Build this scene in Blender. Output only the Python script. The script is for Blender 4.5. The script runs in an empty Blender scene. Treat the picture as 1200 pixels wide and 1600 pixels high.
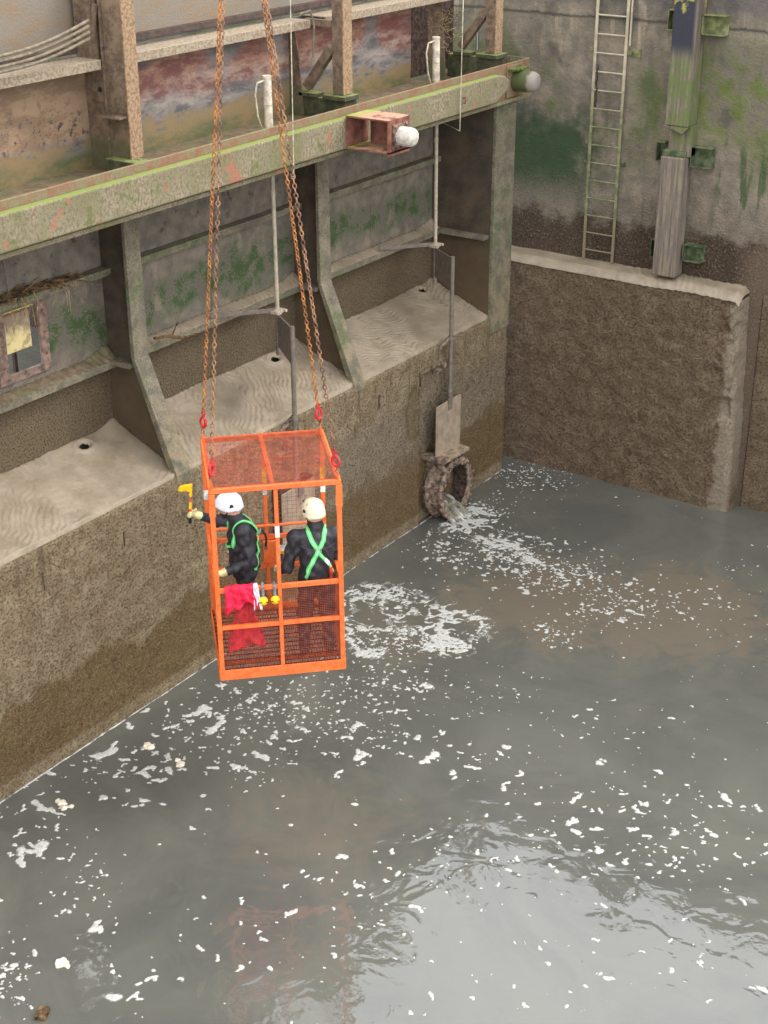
import bpy, bmesh, math, random
import numpy as np
from mathutils import Vector, Matrix, Euler, noise as mnoise
R = math.radians
random.seed(7); rng = np.random.default_rng(7)
S = bpy.context.scene; COL = S.collection

# ------------------------------------------------------------------ camera, sky, sun, exposure
cam = bpy.data.cameras.new('camera'); camo = bpy.data.objects.new('camera', cam); COL.objects.link(camo)
camo.location = (11.158, -20.31, 10.0)
camo.rotation_euler = Euler((R(90 - 25.41), 0, R(34.2)))
cam.sensor_fit = 'VERTICAL'; cam.sensor_height = 36; cam.lens = 36 * 2389 / 1600
cam.clip_end = 2000; S.camera = camo
S.view_settings.view_transform = 'Standard'; S.view_settings.look = 'None'
S.view_settings.gamma = 1; S.view_settings.use_curve_mapping = False
S.view_settings.exposure = 1.18
SUN_EL, SUN_AZ = 46, 40          # azimuth clockwise from +Y
world = bpy.data.worlds.new('World'); S.world = world; world.use_nodes = True
wn = world.node_tree; wn.nodes.clear()
wo = wn.nodes.new('ShaderNodeOutputWorld'); bg = wn.nodes.new('ShaderNodeBackground')
sky = wn.nodes.new('ShaderNodeTexSky'); sky.sky_type = 'NISHITA'; sky.sun_disc = False
sky.sun_elevation = R(SUN_EL); sky.sun_rotation = R(SUN_AZ); sky.air_density = 1.0; sky.dust_density = 4.0
hs = wn.nodes.new('ShaderNodeHueSaturation'); hs.inputs['Saturation'].default_value = 0.22
wn.links.new(sky.outputs[0], hs.inputs['Color'])
ov = wn.nodes.new('ShaderNodeMix'); ov.data_type = 'RGBA'; ov.inputs[0].default_value = .72; ov.inputs[7].default_value = (10.2, 10.5, 10.9, 1)   # even overcast veil over the clear sky
wn.links.new(hs.outputs[0], ov.inputs[6]); wn.links.new(ov.outputs[2], bg.inputs[0])
bg.inputs[1].default_value = 0.15; wn.links.new(bg.outputs[0], wo.inputs[0])
sl = bpy.data.lights.new('sun', 'SUN'); sl.energy = 0.5; sl.angle = R(16); sl.color = (1, .96, .9)
so = bpy.data.objects.new('sun', sl); COL.objects.link(so)
sd = Vector((math.sin(R(SUN_AZ)) * math.cos(R(SUN_EL)), math.cos(R(SUN_AZ)) * math.cos(R(SUN_EL)), math.sin(R(SUN_EL))))
so.rotation_euler = sd.to_track_quat('Z', 'Y').to_euler(); so.location = (0, 0, 30)

# ------------------------------------------------------------------ material helper
def lin(c):
    out = []
    for v in c:
        v /= 255.0
        out.append(v / 12.92 if v <= .04045 else ((v + .055) / 1.055) ** 2.4)
    return tuple(out) + (1,)

class N:
    def __init__(s, name, coord='world'):
        s.m = bpy.data.materials.new(name); s.m.use_nodes = True
        s.t = s.m.node_tree; s.t.nodes.clear()
        s.o = s.t.nodes.new('ShaderNodeOutputMaterial'); s.p = s.t.nodes.new('ShaderNodeBsdfPrincipled')
        s.t.links.new(s.p.outputs[0], s.o.inputs[0])
        if coord == 'world': s.pos = s.t.nodes.new('ShaderNodeNewGeometry').outputs['Position']
        else: s.pos = s.t.nodes.new('ShaderNodeTexCoord').outputs['Object']
        sx = s.t.nodes.new('ShaderNodeSeparateXYZ'); s.t.links.new(s.pos, sx.inputs[0])
        s.x, s.y, s.z = sx.outputs
    def node(s, k, ins=(), **kw):
        n = s.t.nodes.new(k)
        for a, v in kw.items(): setattr(n, a, v)
        for i, v in (ins.items() if isinstance(ins, dict) else enumerate(ins)):
            if v is None: continue
            if isinstance(v, bpy.types.NodeSocket): s.t.links.new(v, n.inputs[i])
            else: n.inputs[i].default_value = v
        return n
    def sc(s, st):
        if st == (1, 1, 1): return s.pos
        return s.node('ShaderNodeMapping', {'Vector': s.pos, 'Scale': st}).outputs[0]
    def noise(s, scale, detail=4, rough=.55, st=(1, 1, 1), dist=0.0, off=None):
        v = s.sc(st)
        if off: v = s.node('ShaderNodeMapping', {'Vector': s.pos, 'Scale': st, 'Location': off}).outputs[0]
        return s.node('ShaderNodeTexNoise', {'Vector': v, 'Scale': scale, 'Detail': detail, 'Roughness': rough, 'Distortion': dist}).outputs[0]
    def vor(s, scale, st=(1, 1, 1), feature='F1'):
        return s.node('ShaderNodeTexVoronoi', {'Vector': s.sc(st), 'Scale': scale}, feature=feature).outputs['Distance']
    def r(s, f, a, b, c=0.0, d=1.0):
        return s.node('ShaderNodeMapRange', {'Value': f, 'From Min': a, 'From Max': b, 'To Min': c, 'To Max': d}, interpolation_type='SMOOTHSTEP').outputs[0]
    def mth(s, op, a, b=None): return s.node('ShaderNodeMath', [a, b], operation=op).outputs[0]
    def mul(s, a, b): return s.mth('MULTIPLY', a, b)
    def add(s, a, b): return s.mth('ADD', a, b)
    def mix(s, f, a, b, mode='MIX'):
        n = s.t.nodes.new('ShaderNodeMix'); n.data_type = 'RGBA'; n.blend_type = mode
        for sock, v in ((n.inputs[0], f), (n.inputs[6], a), (n.inputs[7], b)):
            if isinstance(v, bpy.types.NodeSocket): s.t.links.new(v, sock)
            elif isinstance(v, (tuple, list)) and len(v) == 3: sock.default_value = lin(v)
            else: sock.default_value = v
        return n.outputs[2]
    def band(s, sock, a, b, soft=.15, wob=None, amp=.3):
        if wob is not None: sock = s.add(sock, s.mul(s.add(wob, -.5), amp * 2))
        return s.mul(s.r(sock, a - soft, a + soft), s.r(sock, b - soft, b + soft, 1, 0))
    def up(s, a=.5, b=.9):
        nz = s.node('ShaderNodeSeparateXYZ', [s.node('ShaderNodeNewGeometry').outputs['True Normal']]).outputs[2]
        return s.r(nz, a, b)
    def bump(s, h, dist, prev=None, strength=1.0):
        return s.node('ShaderNodeBump', {'Height': h, 'Distance': dist, 'Strength': strength, 'Normal': prev}).outputs[0]
    def out(s, col, rough=.8, nrm=None, spec=.3, metal=0.0):
        for k, v in (('Base Color', col), ('Roughness', rough), ('Normal', nrm), ('Specular IOR Level', spec), ('Metallic', metal)):
            if v is None: continue
            if isinstance(v, bpy.types.NodeSocket): s.t.links.new(v, s.p.inputs[k])
            elif isinstance(v, tuple) and len(v) == 3: s.p.inputs[k].default_value = lin(v)
            else: s.p.inputs[k].default_value = v
        return s.m

M = {}
def plain(name, c, rough=.6, spec=.4, metal=0, var=.12, coord='world', bs=60, bd=.0006):
    n = N(name, coord); f = n.noise(14, 5, .65)
    d = tuple(v * (1 - var * 2.2) for v in c); u = tuple(min(255, v * (1 + var)) for v in c)
    M[name] = n.out(n.mix(n.r(f, .3, .7), d, u), rough, n.bump(n.noise(bs, 3), bd), spec, metal)

# ---- mud coated plating of the lower gate
def mud_wall(name, light, mid, dark, ochre, zc, zsoft=.3, grain=1.0, streak=True, pale=False):
    n = N(name)
    big = n.noise(.9, 5, .6, dist=.6); med = n.noise(4, 5, .6)
    fine = n.noise(26, 5, .68, (1, 1, 1.3)); spk = n.noise(64, 3, .65)
    c = n.mix(n.r(med, .32, .68), mid, light)
    och = n.mul(n.r(n.add(n.z, n.mul(n.add(n.noise(.55, 5, .6, (1, 1, .45)), -.5), -2.6)), zc + zsoft, zc - zsoft), n.r(n.z, .12, .35, .35, 1))
    c = n.mix(n.mul(n.r(och, .3, .6), .85), c, ochre)
    if streak: c = n.mix(n.mul(n.mul(n.r(n.add(n.y, n.mul(med, .5)), -5.4, -5.0), n.band(n.z, 1.2, 2.1, .25, big, .4)), .6), c, (150, 136, 120))
    if streak:
        dy_ = n.mul(n.add(n.y, 3.12), 4.6); dz_ = n.mul(n.add(n.z, -1.82), 2.4); dd = n.add(n.mth('SQRT', n.add(n.mul(dy_, dy_), n.mul(dz_, dz_))), n.mul(n.add(med, -.5), .5))
        c = n.mix(n.mul(n.r(dd, 1.15, .95), .8), c, (116, 96, 54)); c = n.mix(n.mul(n.r(dd, .85, .7), .85), c, (140, 124, 94))
        stf = n.noise(9, 4, .6, (1, 1, .12)); c = n.mix(n.mul(n.r(stf, .5, .72), n.mul(n.r(n.z, 1.4, 2.5), .6)), c, dark)
        c = n.mix(n.mul(n.r(stf, .45, .3), n.mul(n.r(n.z, 1.7, 2.5), .4)), c, light)
    c = n.mix(n.mul(n.r(fine, .51, .42), .68), c, dark)
    c = n.mix(n.mul(n.r(spk, .52, .62), .6), c, light)
    c = n.mix(n.mul(n.r(n.noise(2.2, 6, .7, off=(3, 5, 9)), .6, .7), .5), c, dark)
    crk = n.r(n.vor(.9, (1, 1, .6), 'DISTANCE_TO_EDGE'), .0, .006, 1, 0); c = n.mix(n.mul(crk, n.mul(n.r(big, .5, .6), .55)), c, dark)
    drip = n.noise(16, 5, .7, (1, 1, .05), off=(2, 8, 1)); c = n.mix(n.mul(n.r(drip, .6, .7), .4), c, dark); c = n.mix(n.mul(n.r(drip, .38, .3), .3), c, light)
    b = n.bump(fine, .11 * grain); b = n.bump(spk, .035 * grain, b); b = n.bump(med, .05, b)
    if pale: c = n.mix(n.mul(n.r(n.add(n.x, n.mul(n.add(med, -.5), .25)), 3.33, 3.42), n.mul(n.r(n.x, 3.68, 3.6), .8)), c, (176, 160, 138))
    M[name] = n.out(c, .8, b, .35)
mud_wall('gate_mud', (182, 162, 130), (152, 130, 98), (82, 63, 38), (122, 94, 50), 1.1)
mud_wall('block_mud', (150, 128, 102), (122, 100, 76), (58, 44, 31), (110, 90, 66), -2, .4, 1.2, False, True)

# ---- silt
n = N('silt'); f = n.noise(3, 5, .6); g = n.noise(60, 3, .6)
c = n.mix(n.r(f, .3, .7), (128, 115, 96), (150, 135, 114)); c = n.mix(n.mul(n.r(g, .55, .75), .3), c, (124, 110, 92))
c = n.mix(n.mul(n.r(n.noise(1.1, 4), .5, .65), .4), c, (132, 120, 104))
M['silt'] = n.out(c, n.r(f, .3, .7, .32, .6), n.bump(g, .004, n.bump(n.noise(18, 3), .008)), .45)

# ---- painted steel of the lower skin: grey mud film, green algae band, dark spots
def skin(name, base, base2, green, g0, g1, dark, grainz):
    n = N(name); w = n.noise(1.6, 5, .6); m = n.noise(6, 5, .6); fn = n.noise(40, 4, .65)
    c = n.mix(n.r(m, .3, .7), base, base2)
    c = n.mix(n.mul(n.r(n.noise(3, 3, .5, (1, 1, .6)), .58, .75), .35), c, (168, 150, 128))
    c = n.mix(n.mul(n.band(n.z, g0, g1, .12, w, .55), n.r(n.add(n.mul(m, .6), n.mul(fn, .4)), .42, .56)), c, green)
    c = n.mix(n.mul(n.r(n.noise(7, 4, .7, off=(9, 2, 4)), .58, .68), n.mul(n.r(n.z, 4.9, 5.3), .8)), c, dark)
    low = n.r(n.z, grainz + .1, grainz - .15)
    c = n.mix(n.mul(low, .75), c, n.mix(n.r(fn, .40, .56), (84, 66, 42), (136, 116, 86)))
    b = n.bump(n.mul(fn, n.add(n.mul(low, 1.0), .25)), .06, n.bump(m, .02)); 
    M[name] = n.out(c, .75, b, .35)
skin('lower_skin', (100, 92, 82), (128, 118, 104), (62, 80, 46), 4.15, 4.65, (56, 52, 44), 4.0)
# ribs: grey green, mud lower
n = N('rib_steel'); m = n.noise(5, 5, .6); fn = n.noise(45, 4, .65)
c = n.mix(n.r(m, .3, .7), (104, 98, 84), (138, 128, 108))
c = n.mix(n.mul(n.r(n.noise(1.7, 4), .45, .62), n.mul(n.r(n.noise(11, 4), .42, .58), .75)), c, (92, 108, 66))
c = n.mix(n.mul(n.r(fn, .52, .38), .5), c, (66, 56, 42)); c = n.mix(n.mul(n.r(n.z, 4, 2.8), n.mul(n.r(m, .4, .6), .5)), c, (150, 130, 100))
M['rib_steel'] = n.out(c, .8, n.bump(fn, .018), .3)
n = N('rib_web'); fn = n.noise(45, 4, .65)
c = n.mix(n.r(n.noise(4, 5), .3, .7), (62, 55, 47), (88, 77, 62)); c = n.mix(n.mul(n.r(fn, .55, .7), .4), c, (110, 92, 66))
c = n.mix(n.mul(n.r(n.z, 4.1, 3.6), .5), c, (100, 82, 56)); c = n.mix(n.mul(n.r(n.noise(9, 4), .6, .7), .5), c, (110, 66, 44))
M['rib_web'] = n.out(c, .8, n.bump(fn, .02), .3)

# ---- walkway fascia (mossy) 
n = N('mossy_steel'); m = n.noise(6, 6, .65); fn = n.noise(30, 5, .7, (1, 1, .7)); b3 = n.noise(1.4, 4)
c = n.mix(n.r(fn, .34, .66), (106, 96, 76), (152, 140, 116)); c = n.mix(n.mul(n.r(n.noise(1.1, 5, .65, off=(1, 4, 2)), .48, .6), .5), c, (112, 106, 74))
c = n.mix(n.mul(n.r(fn, .5, .6), n.mul(n.r(b3, .42, .6), .8)), c, (98, 106, 58))
c = n.mix(n.mul(n.r(m, .58, .66), .6), c, (86, 98, 48))
c = n.mix(n.mul(n.r(n.noise(2.6, 5, .7, off=(2, 7, 1)), .60, .66), .85), c, (158, 104, 84))
c = n.mix(n.mul(n.up(.5, .8), n.r(m, .3, .5)), c, (118, 128, 64))
M['mossy_steel'] = n.out(c, .85, n.bump(fn, .014, n.bump(m, .01)), .25)
n = N('rusty_lip'); m = n.noise(7, 6, .7); fn = n.noise(40, 5, .7)
c = n.mix(n.r(m, .35, .62), (140, 92, 76), (128, 118, 92)); c = n.mix(n.mul(n.r(fn, .5, .62), .7), c, (104, 110, 64)); c = n.mix(n.mul(n.r(m, .62, .7), .8), c, (122, 56, 42))
M['rusty_lip'] = n.out(c, .85, n.bump(fn, .012), .25)
n = N('rust_box'); m = n.noise(7, 6, .7); c = n.mix(n.r(m, .35, .65), (96, 54, 44), (140, 96, 80))
c = n.mix(n.mul(n.up(), n.r(n.noise(5, 4), .4, .5)), c, (170, 130, 104)); c = n.mix(n.mul(n.r(n.x, .48, .3), n.mul(n.up(), n.r(m, .4, .55))), c, (130, 146, 58))
M['rust_box'] = n.out(c, .8, n.bump(n.noise(40, 4), .008), .3)
# ---- upper painted skin: blue-grey, red, white scraped, brown edge and green foot
n = N('painted_skin'); w = n.noise(1.3, 6, .68, (1, .6, 1.6), dist=.3); m = n.noise(3.4, 9, .78, (1, .45, 1.3), dist=.1); fn = n.noise(40, 4, .6)
ww = n.mul(n.add(w, -.5), .7); zz = n.add(n.z, ww)
c = n.mix(n.r(m, .35, .65), (88, 86, 86), (128, 120, 114))
redm = n.mul(n.band(zz, 6.75, 7.25, .08), n.r(n.noise(1.3, 4, .5, off=(0, 3.1, 0)), .38, .5))
c = n.mix(redm, c, n.mix(n.r(m, .42, .62), (116, 72, 66), (166, 128, 106)))
c = n.mix(n.mul(n.band(zz, 6.55, 6.95, .06), n.r(m, .38, .66, 0, .8)), c, (160, 146, 136))
c = n.mix(n.mul(n.band(zz, 6.45, 6.62, .05), n.r(m, .5, .58, 0, .85)), c, (72, 73, 78))
c = n.mix(n.mul(n.r(zz, 6.62, 6.5), n.r(m, .6, .48)), c, (128, 108, 76))
c = n.mix(n.mul(n.r(n.add(n.z, n.mul(ww, .5)), 6.48, 6.3), n.r(m, .38, .6)), c, (86, 90, 56))
leftb = n.mul(n.r(n.y, -8.1, -8.2), n.r(n.z, 6.45, 6.6))
lc = n.mix(n.r(m, .45, .55), (126, 102, 80), (150, 124, 98)); lc = n.mix(n.mul(n.r(n.noise(9, 5, .7), .54, .6), n.band(zz, 6.2, 6.9, .2)), lc, (66, 64, 68)); lc = n.mix(n.mul(n.r(n.noise(7, 5, .7, off=(4, 4, 4)), .55, .62, 0, .7), n.band(zz, 6.2, 6.85, .15)), lc, (112, 72, 62))
c = n.mix(leftb, c, lc)
top = n.r(n.z, 7.42, 7.5)
c = n.mix(top, c, n.mix(n.r(m, .42, .62), (122, 114, 102), (128, 108, 86)))
M['painted_skin'] = n.out(c, .6, n.bump(fn, .006, n.bump(m, .006)), .4)
n = N('rusted_post'); m = n.noise(8, 6, .7); fn = n.noise(45, 5, .7)
c = n.mix(n.r(m, .35, .65), (92, 76, 62), (128, 108, 88)); c = n.mix(n.mul(n.r(fn, .55, .66), .45), c, (150, 122, 96))
c = n.mix(n.mul(n.r(n.noise(5, 6, .8, off=(7, 1, 3)), .58, .63), .7), c, (50, 46, 46)); c = n.mix(n.mul(n.r(n.z, 6.62, 6.45), .7), c, (84, 86, 56))
M['rusted_post'] = n.out(c, .8, n.bump(fn, .012), .3)
n = N('pitted_flange'); fn = n.noise(30, 6, .75); c = n.mix(n.r(fn, .35, .6), (112, 90, 68), (160, 132, 102)); M['pitted_flange'] = n.out(c, .8, n.bump(fn, .007), .3)
n = N('pale_angle'); fn = n.noise(28, 5, .7); c = n.mix(n.r(fn, .38, .62), (132, 112, 90), (158, 146, 126)); M['pale_angle'] = n.out(c, .8, n.bump(fn, .01), .3)
n = N('deck_mud'); fn = n.noise(9, 5, .6); c = n.mix(n.r(fn, .35, .65), (98, 84, 64), (124, 108, 84)); c = n.mix(n.mul(n.r(n.noise(3, 4), .5, .6), .4), c, (100, 104, 66)); M['deck_mud'] = n.out(c, .7, n.bump(n.noise(30, 4), .01), .4)
n = N('dark_plinth'); fn = n.noise(12, 5, .6); c = n.mix(n.r(fn, .35, .65), (56, 60, 42), (82, 80, 58)); c = n.mix(n.mul(n.up(), n.r(fn, .3, .5)), c, (116, 124, 72)); M['dark_plinth'] = n.out(c, .8, n.bump(fn, .01), .3)

# ---- upper chamber wall of concrete
n = N('wall_concrete'); big = n.noise(.75, 5, .6, dist=.4); m = n.noise(3.5, 6, .65); fn = n.noise(30, 5, .65); vs = n.noise(5, 5, .6, (1, 1, .16))
c = n.mix(n.r(m, .3, .7), (104, 96, 84), (138, 125, 108)); c = n.mix(n.mul(n.r(vs, .52, .68), .5), c, (84, 80, 72)); c = n.mix(n.mul(n.r(vs, .42, .3), n.mul(n.r(n.z, 5.8, 6.8), .5)), c, (182, 164, 138))
c = n.mix(n.mul(n.band(n.z, 5.1, 6.9, .4, big, .8), n.mul(n.r(big, .42, .6), n.r(m, .34, .58, 0, .9))), c, (74, 84, 44))
c = n.mix(n.mul(n.r(n.noise(1.3, 6, .68, off=(5, 2, 7)), .5, .64), n.mul(n.r(n.z, 4.4, 5.2), .65)), c, (76, 72, 62))
dg = n.mul(n.band(n.z, 4.45, 5.5, .3, m, .4), n.band(n.x, -2, .85, .35, m, .5)); c = n.mix(n.mul(dg, .9), c, (38, 60, 32))
yg = n.mul(n.band(n.z, 5.4, 6.5, .25, big, .7), n.band(n.x, 2.4, 9, .2, m, .2)); c = n.mix(n.mul(yg, n.r(m, .34, .62, 0, .85)), c, (88, 100, 40))
gr = n.mul(n.band(n.z, 4.4, 5.4, .2, big, .6), n.r(n.x, 2.6, 3.1)); c = n.mix(n.mul(gr, n.r(vs, .5, .58, 0, .8)), c, (58, 76, 42))
c = n.mix(n.mul(n.r(n.z, 7.05, 7.3), n.r(m, .35, .5, 0, .6)), c, (70, 68, 74))
ln = n.band(n.add(n.z, n.mul(m, .1)), 7.02, 7.06, .02); c = n.mix(n.mul(ln, .7), c, (44, 42, 40))
c = n.mix(n.mul(n.r(n.add(n.z, n.mul(n.add(m, -.5), .7)), 4.2, 3.95), .85), c, n.mix(n.r(fn, .4, .6), (48, 34, 24), (80, 60, 42)))
c = n.mix(n.mul(n.r(n.x, 3.2, 3.6), n.mul(n.r(n.z, 4.1, 3.9), .6)), c, (128, 110, 90))
c = n.mix(n.mul(n.r(fn, .56, .68), n.mul(n.r(n.z, 4.9, 4.3), .5)), c, (164, 148, 126))
rg = n.r(n.z, 5.0, 3.9)
bm = n.bump(n.mul(fn, n.add(n.mul(rg, .9), .2)), .07, n.bump(m, .04))
M['wall_concrete'] = n.out(c, .8, bm, .3)
# timber
n = N('timber'); g = n.noise(26, 5, .6, (1, 1, .06)); m = n.noise(5, 5, .6); c = n.mix(n.r(g, .35, .65), (96, 86, 76), (132, 120, 104))
c = n.mix(n.mul(n.r(n.z, 6.5, 6.8), n.r(n.x, 2.5, 2.42)), c, (54, 54, 62)); c = n.mix(n.mul(n.band(n.z, 5.4, 6.6, .2, m, .3), n.r(m, .36, .55, 0, .8)), c, (96, 108, 62)); c = n.mix(n.mul(n.r(n.noise(7, 5), .5, .62), n.mul(n.r(n.z, 5.3, 5.0), .7)), c, (112, 100, 96))
c = n.mix(n.mul(n.band(n.z, 7.2, 8.2, .1, m, .2), n.r(m, .5, .58)), c, (150, 142, 70))
M['timber'] = n.out(c, .85, n.bump(g, .012, n.bump(m, .01)), .25)
n = N('mossy_bracket'); m = n.noise(9, 5, .6); c = n.mix(n.r(m, .35, .65), (92, 96, 62), (130, 132, 90)); c = n.mix(n.r(n.z, 5.6, 5.2), c, n.mix(n.r(m, .4, .6), (58, 70, 46), (92, 98, 72))); M['mossy_bracket'] = n.out(c, .8, n.bump(m, .005), .3)
n = N('ladder_steel'); m = n.noise(9, 5, .6); c = n.mix(n.r(m, .35, .65), (158, 146, 124), (180, 168, 144)); c = n.mix(n.r(n.z, 6.4, 5.4), c, n.mix(n.r(m, .4, .6), (92, 102, 66), (128, 124, 94))); c = n.mix(n.r(n.z, 4.4, 3.8), c, (118, 104, 84)); M['ladder_steel'] = n.out(c, .75, n.bump(m, .003), .3)

plain('orange_paint', (238, 108, 44), .45, .45, var=.05); plain('mesh_orange', (168, 84, 62), .6, .3, var=.12); plain('floor_red', (118, 52, 36), .6, .3, var=.2)
n = N('orange_paint'); m = n.noise(12, 6, .7); c = n.mix(n.r(m, .3, .6), (226, 92, 34), (236, 116, 58)); c = n.mix(n.mul(n.r(n.noise(26, 6, .8), .58, .66), .8), c, (116, 62, 42)); c = n.mix(n.mul(n.r(n.noise(3, 5, .7), .5, .7), .45), c, (196, 100, 60)); c = n.mix(n.mul(n.r(n.noise(9, 6, .8, off=(3, 1, 8)), .62, .67), .6), c, (186, 150, 120)); M['orange_paint'] = n.out(c, .45, n.bump(n.noise(60, 3), .001), .45)
plain('white_tape', (226, 224, 214), .4); plain('amber_tape', (240, 160, 30), .4); plain('red_hook', (196, 46, 48), .45, var=.1)
plain('rust_chain', (172, 108, 52), .7, .4, 0, .3, 'obj', 30); plain('dark_chain', (112, 84, 64), .7, .4, 0, .25, 'obj', 30); plain('dark_steel', (76, 60, 52), .7)
n = N('rust_chain'); f = n.noise(9, 4, .6); M['rust_chain'] = n.out(n.mix(n.r(f, .35, .65), (118, 74, 48), (184, 122, 62)), .7, n.bump(n.noise(120, 3), .001), .4)
n = N('dark_chain'); f = n.noise(9, 4, .6); M['dark_chain'] = n.out(n.mix(n.r(f, .35, .65), (84, 60, 46), (160, 116, 84)), .7, n.bump(n.noise(120, 3), .001), .4)
plain('suit_black', (44, 43, 48), .55, .45, var=.18, bs=14, bd=.006); plain('suit_seam', (70, 66, 70), .6); plain('skin', (196, 146, 122), .55, .4, var=.03)
plain('glove_cream', (216, 206, 150), .6, var=.06); plain('helmet_white', (232, 236, 244), .3, .5, var=.02); plain('helmet_cream', (232, 226, 192), .3, .5, var=.02)
plain('black_plastic', (22, 24, 30), .4); plain('strap_green', (92, 206, 112), .55, var=.04); plain('strap_pale', (150, 226, 160), .55, var=.04); plain('strap_dark', (34, 120, 70), .6)
plain('metal_ring', (170, 176, 170), .3, .5, .9, .05); plain('tool_yellow', (236, 190, 20), .4, var=.06); plain('tool_pink', (200, 90, 90), .5); plain('tool_red', (206, 60, 46), .5)
plain('red_cloth', (232, 30, 66), .6, .3, var=.12, bs=25, bd=.01); plain('white_cloth', (226, 226, 236), .6, var=.05); plain('grey_band', (120, 124, 128), .5); plain('muff_yellow', (240, 196, 20), .35, var=.04)
plain('pipe_white', (206, 192, 172), .55, .4, var=.1, bs=12, bd=.002); plain('rod_steel', (178, 164, 144), .6, .4, .1, .06); plain('rod_dark', (118, 106, 96), .65, .4, .1, .07); plain('wire_pale', (190, 180, 156), .6)
plain('mud_iron', (122, 104, 90), .8, .3, 0, .25, bs=26, bd=.02); plain('mud_iron_dark', (74, 58, 50), .8, .3, 0, .25, bs=26, bd=.02); plain('plank_wood', (150, 130, 108), .8, .3, 0, .15, bs=20, bd=.006)
plain('concrete_nose', (196, 186, 174), .6, .3, 0, .08, bs=14, bd=.003); plain('rope_fibre', (128, 116, 98), .9, .1, 0, .08, bs=90, bd=.004); plain('twig', (96, 76, 54), .9, .1, 0, .3); plain('straw', (156, 138, 98), .9, .1, 0, .2)
n = N('blade_steel'); m = n.noise(6, 5, .7); c = n.mix(n.r(m, .35, .65), (134, 116, 98), (160, 143, 122)); c = n.mix(n.mul(n.r(n.noise(9, 5, .8, (1, 1, .4)), .6, .68), .7), c, (126, 132, 132)); c = n.mix(n.mul(n.r(n.noise(14, 5, .8), .62, .7), .6), c, (212, 200, 184)); M['blade_steel'] = n.out(c, .6, n.bump(m, .004), .4)
n = N('hatch_paint'); m = n.noise(5, 6, .7); c = n.mix(n.r(n.add(n.z, n.mul(n.add(m, -.5), .8)), 4.75, 4.5), (134, 116, 98), (216, 196, 140)); c = n.mix(n.mul(n.r(m, .55, .65), .7), c, (150, 132, 100)); M['hatch_paint'] = n.out(c, .6, n.bump(m, .004), .4)
plain('frame_pinkish', (126, 104, 92), .8, .3, 0, .15); plain('moss', (96, 106, 56), .9, .1, 0, .2, bs=40, bd=.02)
n = N('foam'); f = n.noise(40, 4, .6); M['foam'] = n.out(n.mix(n.r(f, .3, .7), (160, 157, 148), (196, 195, 190)), .7, n.bump(f, .01), .3)
n = N('foam_film'); f = n.noise(55, 5, .7); M['foam_film'] = n.out((176, 173, 164), .6, n.bump(f, .006), .3); n.t.links.new(n.r(f, .38, .62, .12, .7), n.p.inputs['Alpha'])
n = N('foam_lump'); f = n.noise(22, 5, .6); M['foam_lump'] = n.out(n.mix(n.r(f, .4, .6), (206, 188, 160), (226, 220, 206)), .8, n.bump(f, .02), .2)
n = N('stream_water'); g = n.noise(14, 4, .6, (.25, 1, .6)); M['stream_water'] = n.out(n.mix(n.mul(n.r(n.add(n.noise(9, 6, .7, (.3, 1.6, .5)), n.mul(n.x, .28)), .56, .72), .9), (104, 98, 82), (190, 188, 180)), .18, n.bump(g, .05), .5)

# ---- river water
n = N('river_water'); w = n.noise(.55, 5, .6, dist=1.2); w2 = n.noise(1.6, 6, .65, (1, 1, 1), dist=1.5)
def disc(px, py, r0, r1, amp=1.6):
    dx = n.add(n.x, -px); dy = n.add(n.y, -py)
    d = n.mth('SQRT', n.add(n.mul(dx, dx), n.mul(dy, dy)))
    return n.r(n.add(d, n.mul(n.add(w2, -.5), amp * 2)), r1, r0)
c = n.mix(n.r(w, .3, .7), (82, 82, 77), (95, 94, 86))
pl = n.mth('MAXIMUM', n.mth('MAXIMUM', disc(2.7, -4.0, .8, 1.7), disc(4.2, -3.3, .9, 1.7)), n.mul(n.mth('MAXIMUM', disc(3.1, -9.6, .3, 1.3), disc(1.5, -5.6, .5, 1.2)), .5))
c = n.mix(n.mul(pl, .85), c, (108, 98, 84))
c = n.mix(n.mul(n.r(w2, .56, .72), .18), c, (104, 94, 78))
amp = n.add(n.mul(disc(2.2, -4.6, 1.2, 4.5, .4), .8), .2)
h1 = n.noise(2.6, 2, .45, dist=.8); h2 = n.noise(9, 2, .5, dist=.6); h3 = n.noise(24, 2, .5)
b = n.bump(h1, .0105); b = n.bump(n.mul(h2, amp), .004, b); b = n.bump(n.mul(h3, amp), .002, b)
M['river_water'] = n.out(c, .04, b, .5); n.p.inputs['IOR'].default_value = 1.72

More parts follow.
